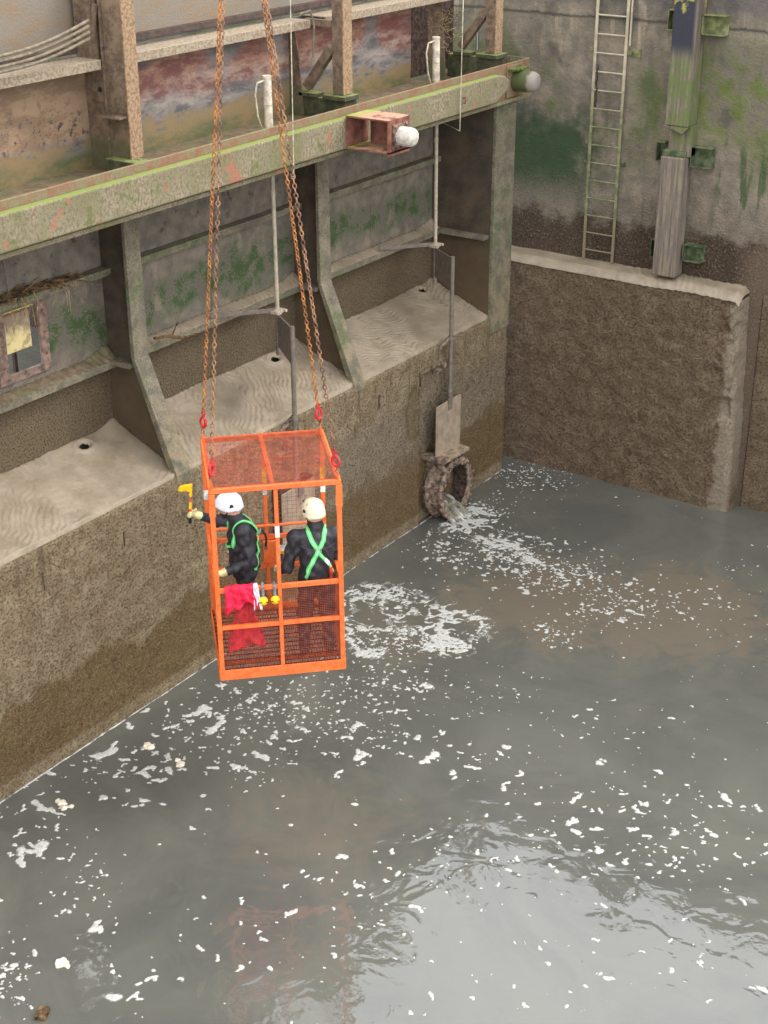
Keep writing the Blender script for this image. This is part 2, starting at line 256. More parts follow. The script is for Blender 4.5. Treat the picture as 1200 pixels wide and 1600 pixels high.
# ------------------------------------------------------------------ geometry helper
def root_matrix(o):
    m = o.matrix_basis.copy(); p = o.parent
    while p: m = p.matrix_basis @ m; p = p.parent
    return m
def link(name, me, parent=None):
    o = bpy.data.objects.new(name, me); COL.objects.link(o)
    if parent is not None: o.parent = parent
    return o
def thing(name, label, cat, loc=(0, 0, 0), rot=None, group=None):
    o = bpy.data.objects.new(name, None); COL.objects.link(o); o.location = loc; o.empty_display_size = .1
    if rot is not None: o.rotation_euler = rot
    o['label'] = label; o['category'] = cat
    if group: o['group'] = group
    return o
def tag(o, label, cat, group=None, kind=None):
    if label: o['label'] = label
    if cat: o['category'] = cat
    if group: o['group'] = group
    if kind: o['kind'] = kind
    return o
class MB:
    def __init__(s, T=None): s.v = []; s.f = []; s.T = T
    def raw(s, vs, fs):
        k = len(s.v)
        s.v += [tuple(s.T @ Vector(p)) if s.T is not None else tuple(p) for p in vs]
        s.f += [tuple(i + k for i in f) for f in fs]; return s
    def box(s, x0, x1, y0, y1, z0, z1):
        vs = [(x, y, z) for z in (z0, z1) for y in (y0, y1) for x in (x0, x1)]
        return s.raw(vs, [(0, 2, 3, 1), (4, 5, 7, 6), (0, 1, 5, 4), (2, 6, 7, 3), (0, 4, 6, 2), (1, 3, 7, 5)])
    def beam(s, a, b, w, h, up=(0, 0, 1)):      # rectangular bar from a to b
        a, b = Vector(a), Vector(b); d = (b - a).normalized(); u = Vector(up)
        sd = d.cross(u); 
        if sd.length < 1e-4: sd = d.cross(Vector((1, 0, 0)))
        sd.normalize(); u = sd.cross(d).normalized()
        vs = [p + sd * (w / 2 * i) + u * (h / 2 * j) for p in (a, b) for i, j in ((-1, -1), (1, -1), (1, 1), (-1, 1))]
        return s.raw(vs, [(0, 1, 2, 3), (7, 6, 5, 4), (0, 4, 5, 1), (1, 5, 6, 2), (2, 6, 7, 3), (3, 7, 4, 0)])
    def tube(s, pts, r, seg=8, cap=True):
        pts = [Vector(p) for p in pts]; rs = r if isinstance(r, (list, tuple)) else [r] * len(pts)
        vs = []; fs = []; prev = None
        for i, p in enumerate(pts):
            d = (pts[min(i + 1, len(pts) - 1)] - pts[max(i - 1, 0)]).normalized()
            ref = prev if prev is not None else (Vector((1, 0, 0)) if abs(d.z) > .9 else Vector((0, 0, 1)))
            a = (ref - d * ref.dot(d)).normalized(); prev = a; b = d.cross(a)
            for k in range(seg):
                t = 2 * math.pi * k / seg; vs.append(p + a * (math.cos(t) * rs[i]) + b * (math.sin(t) * rs[i]))
        for i in range(len(pts) - 1):
            for k in range(seg):
                k2 = (k + 1) % seg; fs.append((i * seg + k, i * seg + k2, (i + 1) * seg + k2, (i + 1) * seg + k))
        if cap: fs.append(tuple(range(seg))[::-1]); fs.append(tuple((len(pts) - 1) * seg + k for k in range(seg)))
        return s.raw(vs, fs)
    def prism(s, prof, axis, a, b):             # profile polygon in the two other axes, extruded along axis
        def P(p, t):
            return {0: (t, p[0], p[1]), 1: (p[0], t, p[1]), 2: (p[0], p[1], t)}[axis]
        k = len(prof); vs = [P(p, a) for p in prof] + [P(p, b) for p in prof]
        fs = [tuple(range(k)), tuple(range(2 * k - 1, k - 1, -1))] + [(i, i + k, (i + 1) % k + k, (i + 1) % k) for i in range(k)]
        return s.raw(vs, fs)
    def build(s, name, mat, parent=None, local=False, smooth=False, bevel=0):
        vs = s.v
        if parent is not None and not local:
            inv = root_matrix(parent).inverted(); vs = [tuple(inv @ Vector(v)) for v in vs]
        me = bpy.data.meshes.new(name); me.from_pydata(vs, [], s.f); me.update()
        bm = bmesh.new(); bm.from_mesh(me); bmesh.ops.recalc_face_normals(bm, faces=bm.faces); bm.to_mesh(me); bm.free()
        me.materials.append(M[mat] if isinstance(mat, str) else mat)
        if smooth:
            me.polygons.foreach_set('use_smooth', [True] * len(me.polygons))
            if smooth == 'auto':
                try: me.set_sharp_from_angle(angle=R(40))
                except Exception: pass
        o = link(name, me, parent)
        if bevel:
            bv = o.modifiers.new('b', 'BEVEL'); bv.width = bevel; bv.segments = 2; bv.limit_method = 'ANGLE'; bv.angle_limit = R(40)
        return o
def npmesh(name, V, F, mat, parent=None, smooth=True):
    me = bpy.data.meshes.new(name); V = np.asarray(V, float); F = np.asarray(F, int)
    me.vertices.add(len(V)); me.vertices.foreach_set('co', V.ravel())
    k = F.shape[1]; me.loops.add(F.size); me.loops.foreach_set('vertex_index', F.ravel())
    me.polygons.add(len(F)); me.polygons.foreach_set('loop_start', np.arange(0, F.size, k)); me.polygons.foreach_set('loop_total', np.full(len(F), k))
    me.update(calc_edges=True); me.validate()
    if smooth: me.polygons.foreach_set('use_smooth', [True] * len(me.polygons))
    if mat is not None: me.materials.append(M[mat])
    return link(name, me, parent)

# smooth value noise in numpy
def vnoise(X, Y, scale, seed=0):
    g = np.random.default_rng(seed).random((64, 64)); x = X * scale; y = Y * scale
    xi = np.floor(x).astype(int); yi = np.floor(y).astype(int); fx = x - xi; fy = y - yi
    fx = fx * fx * (3 - 2 * fx); fy = fy * fy * (3 - 2 * fy)
    a = g[xi % 64, yi % 64]; b = g[(xi + 1) % 64, yi % 64]; c = g[xi % 64, (yi + 1) % 64]; d = g[(xi + 1) % 64, (yi + 1) % 64]
    return (a * (1 - fx) + b * fx) * (1 - fy) + (c * (1 - fx) + d * fx) * fy - .5
def fbm(X, Y, scale, seed=0, o=3):
    return sum(vnoise(X, Y, scale * 2 ** i, seed + i) / 2 ** i for i in range(o))
def heightfield(name, xs, ys, Z, mat, parent=None, base=None, smooth=True):
    nx, ny = len(xs), len(ys); X, Y = np.meshgrid(xs, ys, indexing='ij')
    V = np.stack([X, Y, Z], -1).reshape(-1, 3); I = np.arange(nx * ny).reshape(nx, ny)
    F = np.stack([I[:-1, :-1], I[1:, :-1], I[1:, 1:], I[:-1, 1:]], -1).reshape(-1, 4)
    if base is not None:
        e = np.concatenate([I[:, 0], I[-1, 1:], I[-2::-1, -1], I[0, -2:0:-1]]); k = len(V)
        VB = V[e].copy(); VB[:, 2] = base; V = np.concatenate([V, VB]); j = np.arange(len(e)); j2 = (j + 1) % len(e)
        F = np.concatenate([F, np.stack([e[j2], e[j], k + j, k + j2], -1)])
    return npmesh(name, V, F, mat, parent, smooth)

# ------------------------------------------------------------------ surface nets for organic shapes
def surface_nets(fn, lo, hi, h):
    lo = np.array(lo, float); hi = np.array(hi, float); n = np.ceil((hi - lo) / h).astype(int) + 1
    ax = [lo[i] + h * np.arange(n[i]) for i in range(3)]
    G = np.stack(np.meshgrid(*ax, indexing='ij'), -1); D = fn(G.reshape(-1, 3)).reshape(n)
    s = D < 0; c = np.zeros(n - 1, int); acc = np.zeros(tuple(n - 1) + (3,)); cnt = np.zeros(n - 1)
    offs = [(i, j, k) for i in (0, 1) for j in (0, 1) for k in (0, 1)]
    sl = lambda o: tuple(slice(o[a], n[a] - 1 + o[a]) for a in range(3))
    for o in offs: c += s[sl(o)]
    for o in offs:
        for a in range(3):
            if o[a] == 0:
                p = list(o); p[a] = 1; p = tuple(p); d0 = D[sl(o)]; d1 = D[sl(p)]; m = (d0 < 0) != (d1 < 0)
                t = np.where(m, d0 / np.where(m, d0 - d1, 1), 0); q = np.zeros(tuple(n - 1) + (3,)) + np.array(o, float); q[..., a] = t
                acc += q * m[..., None]; cnt += m
    act = (c > 0) & (c < 8); idx = -np.ones(n - 1, int); ii = np.argwhere(act); idx[act] = np.arange(len(ii))
    V = lo + h * (ii + acc[act] / cnt[act][:, None]); F = []
    for a in range(3):
        b, c2 = (a + 1) % 3, (a + 2) % 3
        d0 = [slice(0, n[k]) for k in range(3)]; d1 = [slice(0, n[k]) for k in range(3)]
        d0[a] = slice(0, n[a] - 1); d1[a] = slice(1, n[a])
        m = s[tuple(d0)] != s[tuple(d1)]; e = np.argwhere(m); e = e[(e[:, b] > 0) & (e[:, c2] > 0) & (e[:, b] < n[b] - 1) & (e[:, c2] < n[c2] - 1)]
        fl = s[tuple(e.T)]; ub = np.zeros(3, int); ub[b] = 1; uc = np.zeros(3, int); uc[c2] = 1
        g = lambda q: idx[tuple(q.T)]
        q = np.stack([g(e - ub - uc), g(e - uc), g(e), g(e - ub)], -1); q[~fl] = q[~fl][:, ::-1]; F.append(q)
    return V, np.concatenate(F)
def sd_cap(P, a, b, ra, rb):
    a = np.array(a, float); b = np.array(b, float); ab = b - a; t = np.clip((P - a) @ ab / (ab @ ab), 0, 1)
    return np.linalg.norm(P - a - t[:, None] * ab, axis=1) - (ra + (rb - ra) * t)
def sd_ell(P, c, r, yaw=0, tilt=0):
    Q = P - np.array(c); 
    if yaw: cy, sy = math.cos(yaw), math.sin(yaw); Q = np.stack([Q[:, 0] * cy + Q[:, 1] * sy, -Q[:, 0] * sy + Q[:, 1] * cy, Q[:, 2]], 1)
    if tilt: ct, st = math.cos(tilt), math.sin(tilt); Q = np.stack([Q[:, 0] * ct + Q[:, 2] * st, Q[:, 1], -Q[:, 0] * st + Q[:, 2] * ct], 1)
    r = np.array(r); k0 = np.linalg.norm(Q / r, axis=1); k1 = np.linalg.norm(Q / r ** 2, axis=1)
    return k0 * (k0 - 1) / np.maximum(k1, 1e-9)
def smin(a, b, k): 
    h = np.clip(.5 + .5 * (b - a) / k, 0, 1); return b * (1 - h) + a * h - k * h * (1 - h)

exec_parts = []
# ================================================================== LARGE STRUCTURE
YW, YU = 0.0, 0.37                  # front of projecting plinth, upper wall
TOP = 8.0
# water: one sheet, both sides of the gate
o = MB().raw([(-120, -120, 0), (120, -120, 0), (120, .6, 0), (-120, .6, 0)], [(0, 1, 2, 3)]).build('river_water', 'river_water'); tag(o, None, None, kind='structure')
o = MB().box(-120, 120, -120, 1, -3, -2.4).build('river_bed', 'silt'); tag(o, None, None, kind='structure')
o = MB().raw([(-400, YU + 2, TOP - .02), (400, YU + 2, TOP - .02), (400, 600, TOP - .02), (-400, 600, TOP - .02)], [(0, 1, 2, 3)]).build('ground', 'deck_mud'); tag(o, None, None, kind='structure')
# chamber wall (upper, set back) with coping
w = thing('lock_wall', 'tall concrete chamber wall with green algae behind the ladder and timber fender', 'wall', (3, YU, 0))
xs = np.linspace(-40, 40, 2)
MB().box(-60, 60, YU, YU + 2, -2.4, TOP - .25).build('wall_face', 'wall_concrete', w)
MB().box(-60, 60, YU - .04, YU + 2.02, TOP - .25, TOP).build('coping', 'wall_concrete', w, bevel=.02)
for j in range(3): MB().box(3.72 + j * 4, 3.735 + j * 4, YU - .006, YU - .001, 0, 3.3).build('joint', 'mud_iron_dark', w)
MB().box(3.735, 30, YU - .03, YU + .01, -.5, 1.14).build('wall_foot', 'block_mud', w, bevel=.015)
MB().box(3.735, 30, YU - .018, YU + .01, 1.17, 3.36).build('wall_foot', 'block_mud', w, bevel=.015)
# projecting block (plinth) below the upper wall
blk = thing('wall_plinth', 'thick projecting mud-coated wall block with a silt-covered top under the ladder', 'wall block', (1.5, 0, 0))
def blk_mesh():
    # front face grid + right end rounded, displaced
    def edge(y_off): return 0
    nz, nu = 170, 330
    path = []                       # outline in plan: front face then round the right-hand corner and back to the wall
    for t in np.linspace(-1.6, 3.40, 260): path.append((t, 0.0))
    for a in np.linspace(-math.pi / 2, 0, 16)[1:]: path.append((3.40 + .12 * math.cos(a), .12 + .12 * math.sin(a)))
    for t in np.linspace(.12, YU + .02, 16)[1:]: path.append((3.52, t))
    path = np.array(path); nrm = np.gradient(path, axis=0); nrm = np.stack([nrm[:, 1], -nrm[:, 0]], 1); nrm /= np.linalg.norm(nrm, axis=1)[:, None]
    zs = np.concatenate([np.linspace(-2.4, -.05, 8), np.linspace(0, 3.305, 150)]); U, Z = np.meshgrid(np.arange(len(path)), zs, indexing='ij')
    L = np.concatenate([[0], np.cumsum(np.linalg.norm(np.diff(path, axis=0), axis=1))])
    LU = L[U]; corner = np.exp(-((LU - 5.03) / .20) ** 2) * np.clip((Z - .2) / .8, 0, 1)
    d = .020 * fbm(LU, Z, 7, 3) + .012 * fbm(LU, Z, 22, 5) - corner * (.02 + .34 * np.clip(fbm(LU, Z, 3.2, 11, 4) + .25, 0, 1) * np.clip((Z - 1.1), 0, 1)) 
    d -= np.clip((Z - 3.24) / .07, 0, 1) ** 2 * .02
    X = path[U, 0] + nrm[U, 0] * d + .15 * np.clip(1 - Z / 3.4, 0, 1) * np.clip((path[U, 0] - 3.2) / .2, 0, 1) * 1.0
    Y = path[U, 1] + nrm[U, 1] * d
    V = np.stack([X, Y, Z], -1); nu, nz = U.shape; I = np.arange(nu * nz).reshape(nu, nz)
    F = np.stack([I[:-1, :-1], I[1:, :-1], I[1:, 1:], I[:-1, 1:]], -1).reshape(-1, 4)
    return V.reshape(-1, 3), F, V
V, F, VG = blk_mesh(); inv = Vector(blk.location)
npmesh('block_face', V - np.array(inv), F, 'block_mud', blk)
# silt cap on the block top
xs = np.arange(-1.6, 3.54, .02); ys = np.arange(-.012, YU + .04, .016); X, Y = np.meshgrid(xs, ys, indexing='ij')
e = np.clip((Y + .012) / .13, 0, 1); Z = 3.305 + .095 * np.sqrt(e) + .04 * np.clip((Y) / .37, 0, 1) + .012 * fbm(X, Y, 3, 2) + .03 * np.clip(fbm(X, Y, 1.1, 31) + .1, 0, 1) + .006 * np.sin(2 * math.pi * (X * 1.0 + Y * .5 + .25 * fbm(X, Y, 2, 8)) / .13) * np.clip(X - .8, 0, 1)
Z -= np.clip((X - 3.40) / .12, 0, 1) ** 2 * .07
silt = heightfield('silt_cap', xs, ys, Z, 'silt'); tag(silt, 'pale rippled silt lying along the top of the projecting wall block', 'silt', kind='stuff')
blk_top = MB().box(-1.6, 3.4, .09, YU, 3.2, 3.30).build('block_top', 'silt', blk)

# ------------------------------------------------------------------ LOCK GATE
gate = thing('lock_gate', 'tall rusty and muddy steel lock gate with ribs and a mossy walkway beam', 'lock gate', (0, -8, 0))
XS = -1.05; Y0 = -19.4
YE = -.95
# lower plating with a recessed groove above the sluice outlet; hand-roughened sheets
def plating(name, y0, y1, z0, z1, x=0.0, dy=.03):
    ys = np.arange(y0, y1 + 1e-6, (y1 - y0) / max(2, int((y1 - y0) / dy))); zs = np.arange(z0, z1 + 1e-6, (z1 - z0) / max(2, int((z1 - z0) / dy)))
    Yg, Zg = np.meshgrid(ys, zs, indexing='ij')
    Xg = x + .006 + .014 * fbm(Yg, Zg, 5, 21) + .010 * fbm(Yg, Zg, 18, 23) + .01 * fbm(Yg, Zg, .8, 25)
    Xg -= np.clip((Zg - (z1 - .03)) / .03, 0, 1) * .010 * (z1 > 2.6)
    V = np.stack([Xg, Yg, Zg], -1); n1, n2 = Yg.shape; I = np.arange(n1 * n2).reshape(n1, n2)
    F = np.stack([I[:-1, :-1], I[1:, :-1], I[1:, 1:], I[:-1, 1:]], -1).reshape(-1, 4)
    e = np.concatenate([I[:, 0], I[-1, 1:], I[-2::-1, -1], I[0, -2:0:-1]]); V = V.reshape(-1, 3); k = len(V)
    VB = V[e].copy(); VB[:, 0] = x - .3; V = np.concatenate([V, VB]); j = np.arange(len(e)); j2 = (j + 1) % len(e)
    F = np.concatenate([F, np.stack([e[j2], e[j], k + j, k + j2], -1)])
    return npmesh(name, V - np.array(gate.location), F, 'gate_mud', gate)
plating('lower_plate', Y0, -11.4, -1.2, 2.70, dy=.08)
plating('lower_plate', -11.4, -2.98, -1.2, 2.70)
plating('lower_plate', -2.22, YE, -1.2, 2.70)
plating('lower_plate', -2.98, -2.22, 2.36, 2.70)
plating('lower_plate', YE + .012, -.5, -1.2, 2.44, x=.002)
rp_ = plating('recess_plate', -3.0, -2.2, -1.2, 2.4, x=-.06)
bm = bmesh.new(); bm.from_mesh(rp_.data); bmesh.ops.delete(bm, geom=[f for f in bm.faces if math.hypot(f.calc_center_median().y + gate.location.y + 2.39, f.calc_center_median().z - .46) < .385 and f.calc_center_median().x > -.2], context='FACES'); bm.to_mesh(rp_.data); bm.free()
MB().box(-.93, -.37, Y0, -.52, -1.2, 2.5).build('buoyancy_tank', 'rib_web', gate)
# end post (proud strip) above the step
MB().box(-.03, .03, -1.06, -.5, 2.452, 5.925).build('end_post', 'rib_steel', gate, bevel=.008)
MB().box(XS, -.032, -1.06, -1.04, 2.5, 5.92).build('end_web', 'rib_web', gate)
# skin plate with the sluice window cut out
wy0, wy1, wz0, wz1 = -9.66, -9.12, 4.18, 4.90
sk = MB()
for a, b, c2, d in ((Y0, wy0, 2.6, 6.15), (wy1, -1.062, 2.6, 6.15), (wy0, wy1, 2.6, wz0), (wy0, wy1, wz1, 6.15)): sk.box(XS - .02, XS, a, b, c2, d)
sk.build('skin_plate', 'lower_skin', gate)
# ribs
ribs = [-11.7, -8.08, -4.48]
for i, y in enumerate(ribs):
    prof = [(-.59, 5.92), (-.55, 5.92), (-.53, 4.05), (.012, 2.72), (.012, 2.62), (-.06, 2.62), (-.57, 4.0), (-.59, 4.1)]
    MB().prism(prof, 1, y - .12, y + .12).build('rib_flange', 'rib_steel', gate, bevel=.006)
    MB().prism([(XS, 2.6), (-.075, 2.6), (-.575, 4.0), (-.592, 5.9), (XS, 5.9)], 1, y - .012, y + .012).build('rib_web', 'rib_web', gate)
    for sgn in (-1, 1):
        a, b = sorted((y + sgn * .013, y + sgn * .15)); MB().box(XS + .172, -.6, a, b, 3.93, 3.985).build('rib_shelf', 'rib_steel', gate)
MB().box(XS + .172, -.05, -1.2, -1.062, 3.93, 3.985).build('rib_shelf', 'rib_steel', gate)
bays = [(Y0, -11.712), (-11.688, -8.092), (-8.068, -4.492), (-4.468, -1.062)]
for bi, (a, b) in enumerate(bays):
    bb = b - .25 if bi < 3 else b - .25
    MB().box(XS, XS + .17, a, b, 3.93, 3.965).box(XS + .15, XS + .17, a, b, 3.88, 3.93).build('stringer', 'rib_steel', gate, bevel=.004)
    MB().box(XS, XS + .15, a, b - (0 if bi else 0), 5.02, 5.05).box(XS + .13, XS + .15, a, b, 4.97, 5.02).build('stringer', 'rib_steel', gate, bevel=.004)
    if bi:  # thin vertical welded seam on the skin
        ym = a + (b - a) * .52; MB().box(XS, XS + .006, ym, ym + .02, 3.97, 5.0).build('weld_seam', 'lower_skin', gate)
# walkway: deck, channel web, timber fender, bottom flange
MB().box(XS, .10, Y0, -.3, 6.14, 6.2).build('deck', 'deck_mud', gate)
MB().box(.07, .105, Y0, -.3, 5.93, 6.45).build('channel_web', 'rusty_lip', gate, bevel=.006)
MB().box(.107, .15, Y0, -.32, 5.91, 5.96).build('bottom_flange', 'mossy_steel', gate, bevel=.004)
MB().box(-.5, .068, Y0, -.5, 5.93, 5.95).build('beam_soffit', 'rib_web', gate)
MB().prism([(Y0, 5.99), (-1.45, 5.99), (-1.12, 6.12), (-1.08, 6.25), (-1.2, 6.33), (-1.35, 6.36), (Y0, 6.36)], 0, .107, .23).build('fender_timber', 'mossy_steel', gate, bevel=.02)
MB().box(-.95, .105, -.298, -.28, 5.93, 6.45).build('end_plate', 'mossy_steel', gate, bevel=.004)
MB().box(-.62, -.6, -4.0, -.3, 6.2, 6.22).build('deck_joint', 'rib_web', gate)
# lip nuts / eye
lp = MB(); lp.tube([(.232, -2.33, 6.2), (.262, -2.33, 6.215), (.275, -2.33, 6.17), (.262, -2.33, 6.13), (.232, -2.33, 6.14)], .012, 6); lp.build('eye_bolt', 'rust_box', gate)
# fender bracket box with roller nose
bx = thing('fender_box', 'open rusty steel box bracket with a pale round nose on the walkway edge', 'fender bracket', (.4, -4.85, 6.0))
MB().box(.235, .86, -5.06, -4.60, 6.38, 6.40).build('top_plate', 'rust_box', bx)
MB().box(.235, .86, -5.06, -4.60, 6.00, 6.02).build('bottom_plate', 'rust_box', bx)
MB().box(.835, .86, -5.06, -4.60, 5.97, 6.379).build('front_plate', 'rust_box', bx, bevel=.003)
MB().box(.232, .245, -5.06, -4.60, 6.021, 6.379).build('back_plate', 'rust_box', bx)
MB().box(.30, .83, -4.63, -4.615, 6.021, 6.379).build('rear_plate', 'rust_box', bx)
MB().box(.862, .885, -4.98, -4.68, 6.04, 6.34).build('pad_plate', 'mud_iron', bx, bevel=.004)
def nose(parent, x, y, z, r, ln, mat):
    pts = [(x, y, z), (x + ln * .45, y, z), (x + ln * .8, y, z), (x + ln * .94, y, z), (x + ln, y, z)]
    MB().tube(pts, [r, r, r * .96, r * .8, r * .5], 24).build('nose', mat, parent, smooth='auto')
nose(bx, .885, -4.83, 6.19, .115, .21, 'concrete_nose')
for q in ((-4.95, 6.07), (-4.71, 6.07), (-4.95, 6.31), (-4.71, 6.31)): MB().tube([(.885, q[0], q[1]), (.905, q[0], q[1])], .016, 6).build('bolt', 'rust_box', bx)
bx2 = thing('fender_nose', 'mossy round concrete-grey fender nose at the wall end of the walkway', 'fender', (.15, -.7, 6.1))
MB().box(.107, .135, -.98, -.52, 5.98, 6.42).build('pad_plate', 'rusty_lip', bx2, bevel=.004)
MB().box(.136, .26, -.98, -.60, 6.36, 6.385).build('top_plate', 'moss', bx2)
nose(bx2, .136, -.74, 6.2, .15, .36, 'concrete_nose')
n = N('nose_moss'); m = n.noise(8, 4); c = n.mix(n.r(n.add(n.x, n.mul(m, .15)), .5, .42), (136, 128, 118), (76, 82, 48)); M['nose_moss'] = n.out(c, .8, n.bump(m, .01), .3)
for ch in bx2.children:
    if ch.name.startswith('nose'): ch.data.materials[0] = M['nose_moss']

# upper skin and posts
MB().box(-1.02, -1.0, Y0, -1.75, 6.2, 7.38).build('upper_skin', 'painted_skin', gate)
MB().box(-1.02, -1.0, Y0, -1.75, 7.42, 8.2).build('upper_skin', 'painted_skin', gate)
MB().box(-1.03, -.93, Y0, -8.25, 7.44, 7.50).box(-1.0, -.9, -8.0, -1.4, 7.47, 7.53).build('dark_rubber', 'dark_steel', gate)
for a, b in ((Y0, -8.3), (-7.98, -4.62), (-4.3, -1.12)):
    MB().box(-.62, -.6, a, b, 7.30, 7.40).box(-1.0, -.62, a, b, 7.385, 7.40).build('stringer', 'pale_angle', gate, bevel=.004)
def upost(y, x0, x1, w=.17, base=6.45, foot=True):
    MB().box(x0, x1, y - w / 2, y + w / 2, base + .06, 8.25).build('post', 'rusted_post', gate, bevel=.006)
    MB().box(x1 + .001, x1 + .018, y - w / 2 - .01, y + w / 2 + .01, base + .06, 8.25).build('post_flange', 'pitted_flange', gate, bevel=.003)
    if foot:
        MB().box(x0 - .1, x1 + .09, y - w / 2 - .09, y + w / 2 + .05, base, base + .055).build('post_foot', 'dark_plinth', gate, bevel=.006)
# post A: broad I section
MB().box(-.67, -.38, -8.17, -8.10, 6.28, 8.25).build('post', 'rusted_post', gate, bevel=.006)
MB().box(-.379, -.36, -8.19, -8.0, 6.36, 8.25).build('post_flange', 'pitted_flange', gate, bevel=.003)
MB().box(-.69, -.671, -8.2, -8.06, 6.28, 8.25).build('post_flange', 'rusted_post', gate, bevel=.003)
MB().box(-.66, -.38, -8.32, -8.172, 6.80, 6.82).build('post_stiffener', 'rusted_post', gate)
MB().box(-.66, -.22, -8.3, -8.06, 6.201, 6.36).build('post_foot', 'dark_plinth', gate, bevel=.015)
MB().box(-1.0, -.70, -8.15, -8.13, 6.2, 8.25).build('post_web', 'rusted_post', gate)
MB().box(-.95, -.74, -8.30, -8.17, 7.36, 8.25).build('gusset', 'rusted_post', gate, bevel=.006)
MB().beam((-.80, -8.24, 7.36), (-.69, -8.24, 7.95), .03, .05).build('gusset', 'rusted_post', gate)
MB().tube([(-.76, -8.16, 7.06), (-.76, -8.18, 7.06)], [.13, .13], 20).build('lug_disc', 'rusted_post', gate)
MB().tube([(-.76, -8.181, 7.06), (-.76, -8.186, 7.06)], [.03, .03], 10).build('lug_hole', 'mud_iron_dark', gate)
upost(-4.42, -.36, -.2); upost(-.93, -.23, -.07, base=6.52)
for y, xb, base in ((-4.5, -.36, 6.45), (-1.0, -.23, 6.52)):
    MB().box(xb - .62, xb + .2, y - .02, y + .24, 6.2, base - .002).build('plinth', 'dark_plinth', gate, bevel=.01)
    MB().beam((xb - .42, y + .03, base + .10), (xb - .02, y + .03, base + .62), .10, .11).build('brace', 'rusted_post', gate, bevel=.004)
    MB().box(xb - .44, xb - .01, y - .0, y + .08, 7.31, 7.39).build('tie', 'rusted_post', gate, bevel=.004)
    MB().box(xb - .50, xb - .22, y - .06, y + .12, base, base + .05).build('brace_foot', 'dark_plinth', gate, bevel=.006)
MB().prism([(-1.0, 6.2), (-.78, 6.2), (-.84, 6.9), (-.9, 7.3), (-1.0, 7.3)], 1, -4.56, -4.54).build('web_plate', 'rusted_post', gate)
MB().prism([(-1.0, 6.2), (-.70, 6.2), (-.76, 6.9), (-.82, 8.1), (-1.0, 8.1)], 1, -1.3, -1.28).build('web_plate', 'rusted_post', gate)
MB().box(-1.25, -1.2, -1.7, -.3, 6.2, 8.2).build('end_recess', 'mud_iron_dark', gate)
MB().tube([(-.42, -.9, 6.6), (-.42, -.9, 7.0)], .022, 8).build('rod', 'metal_ring', gate)

# sluice window in bay one
win = thing('sluice_window', 'small framed opening with a yellowed hatch half raised beside the left rib', 'hatch', (XS, -9.39, 4.18))
for a in ((-9.78, -9.64, 4.10, 4.98), (-9.14, -9.02, 4.10, 4.98), (-9.64, -9.14, 4.90, 4.985), (-9.64, -9.14, 4.10, 4.19)):
    MB().box(XS + .001, XS + .035, *a).build('frame', 'frame_pinkish', win, bevel=.003)
MB().box(XS - .07, XS - .05, -9.64, -9.20, 4.40, 4.83).build('hatch_panel', 'hatch_paint', win, bevel=.003)
MB().box(XS - .05, XS - .02, -9.6, -9.15, 4.84, 4.87).build('hatch_rail', 'rust_box', win)
for yy in (-9.5, -9.38, -9.24): MB().tube([(XS - .02, yy, 4.86), (XS + .02, yy, 4.86)], .014, 6).build('bolt', 'rust_box', win)
for zz in (4.3, 4.55, 4.8):
    for yy in (-9.70, -9.08): MB().tube([(XS + .035, yy, zz), (XS + .05, yy, zz)], .014, 6).build('bolt', 'rust_box', win)
MB().box(XS - .4, XS - .36, -9.2, -9.16, 3.5, 4.5).build('guide_post', 'dark_steel', win)
MB().tube([(XS + .06, -9.55, 5.05), (XS + .06, -9.60, 5.9)], .012, 6).build('rod', 'rod_dark', win)

# small vertical slots in the plating
for y in (-10.39, -9.14, -4.02, -2.98, -6.2): MB().box(.004, .012, y - .009, y + .009, 2.2, 2.41).build('slot', 'mud_iron_dark', gate)
# bare patch below
def patch(name, cy, cz, pts, mat, x=.016):
    ring = [(x + .002 * math.sin(i), cy + a, cz + b) for i, (a, b) in enumerate(pts)]
    return MB().raw([(x + .004, cy, cz)] + ring, [(0, i + 1, (i + 1) % len(ring) + 1) for i in range(len(ring))]).build(name, mat, gate, smooth=True)

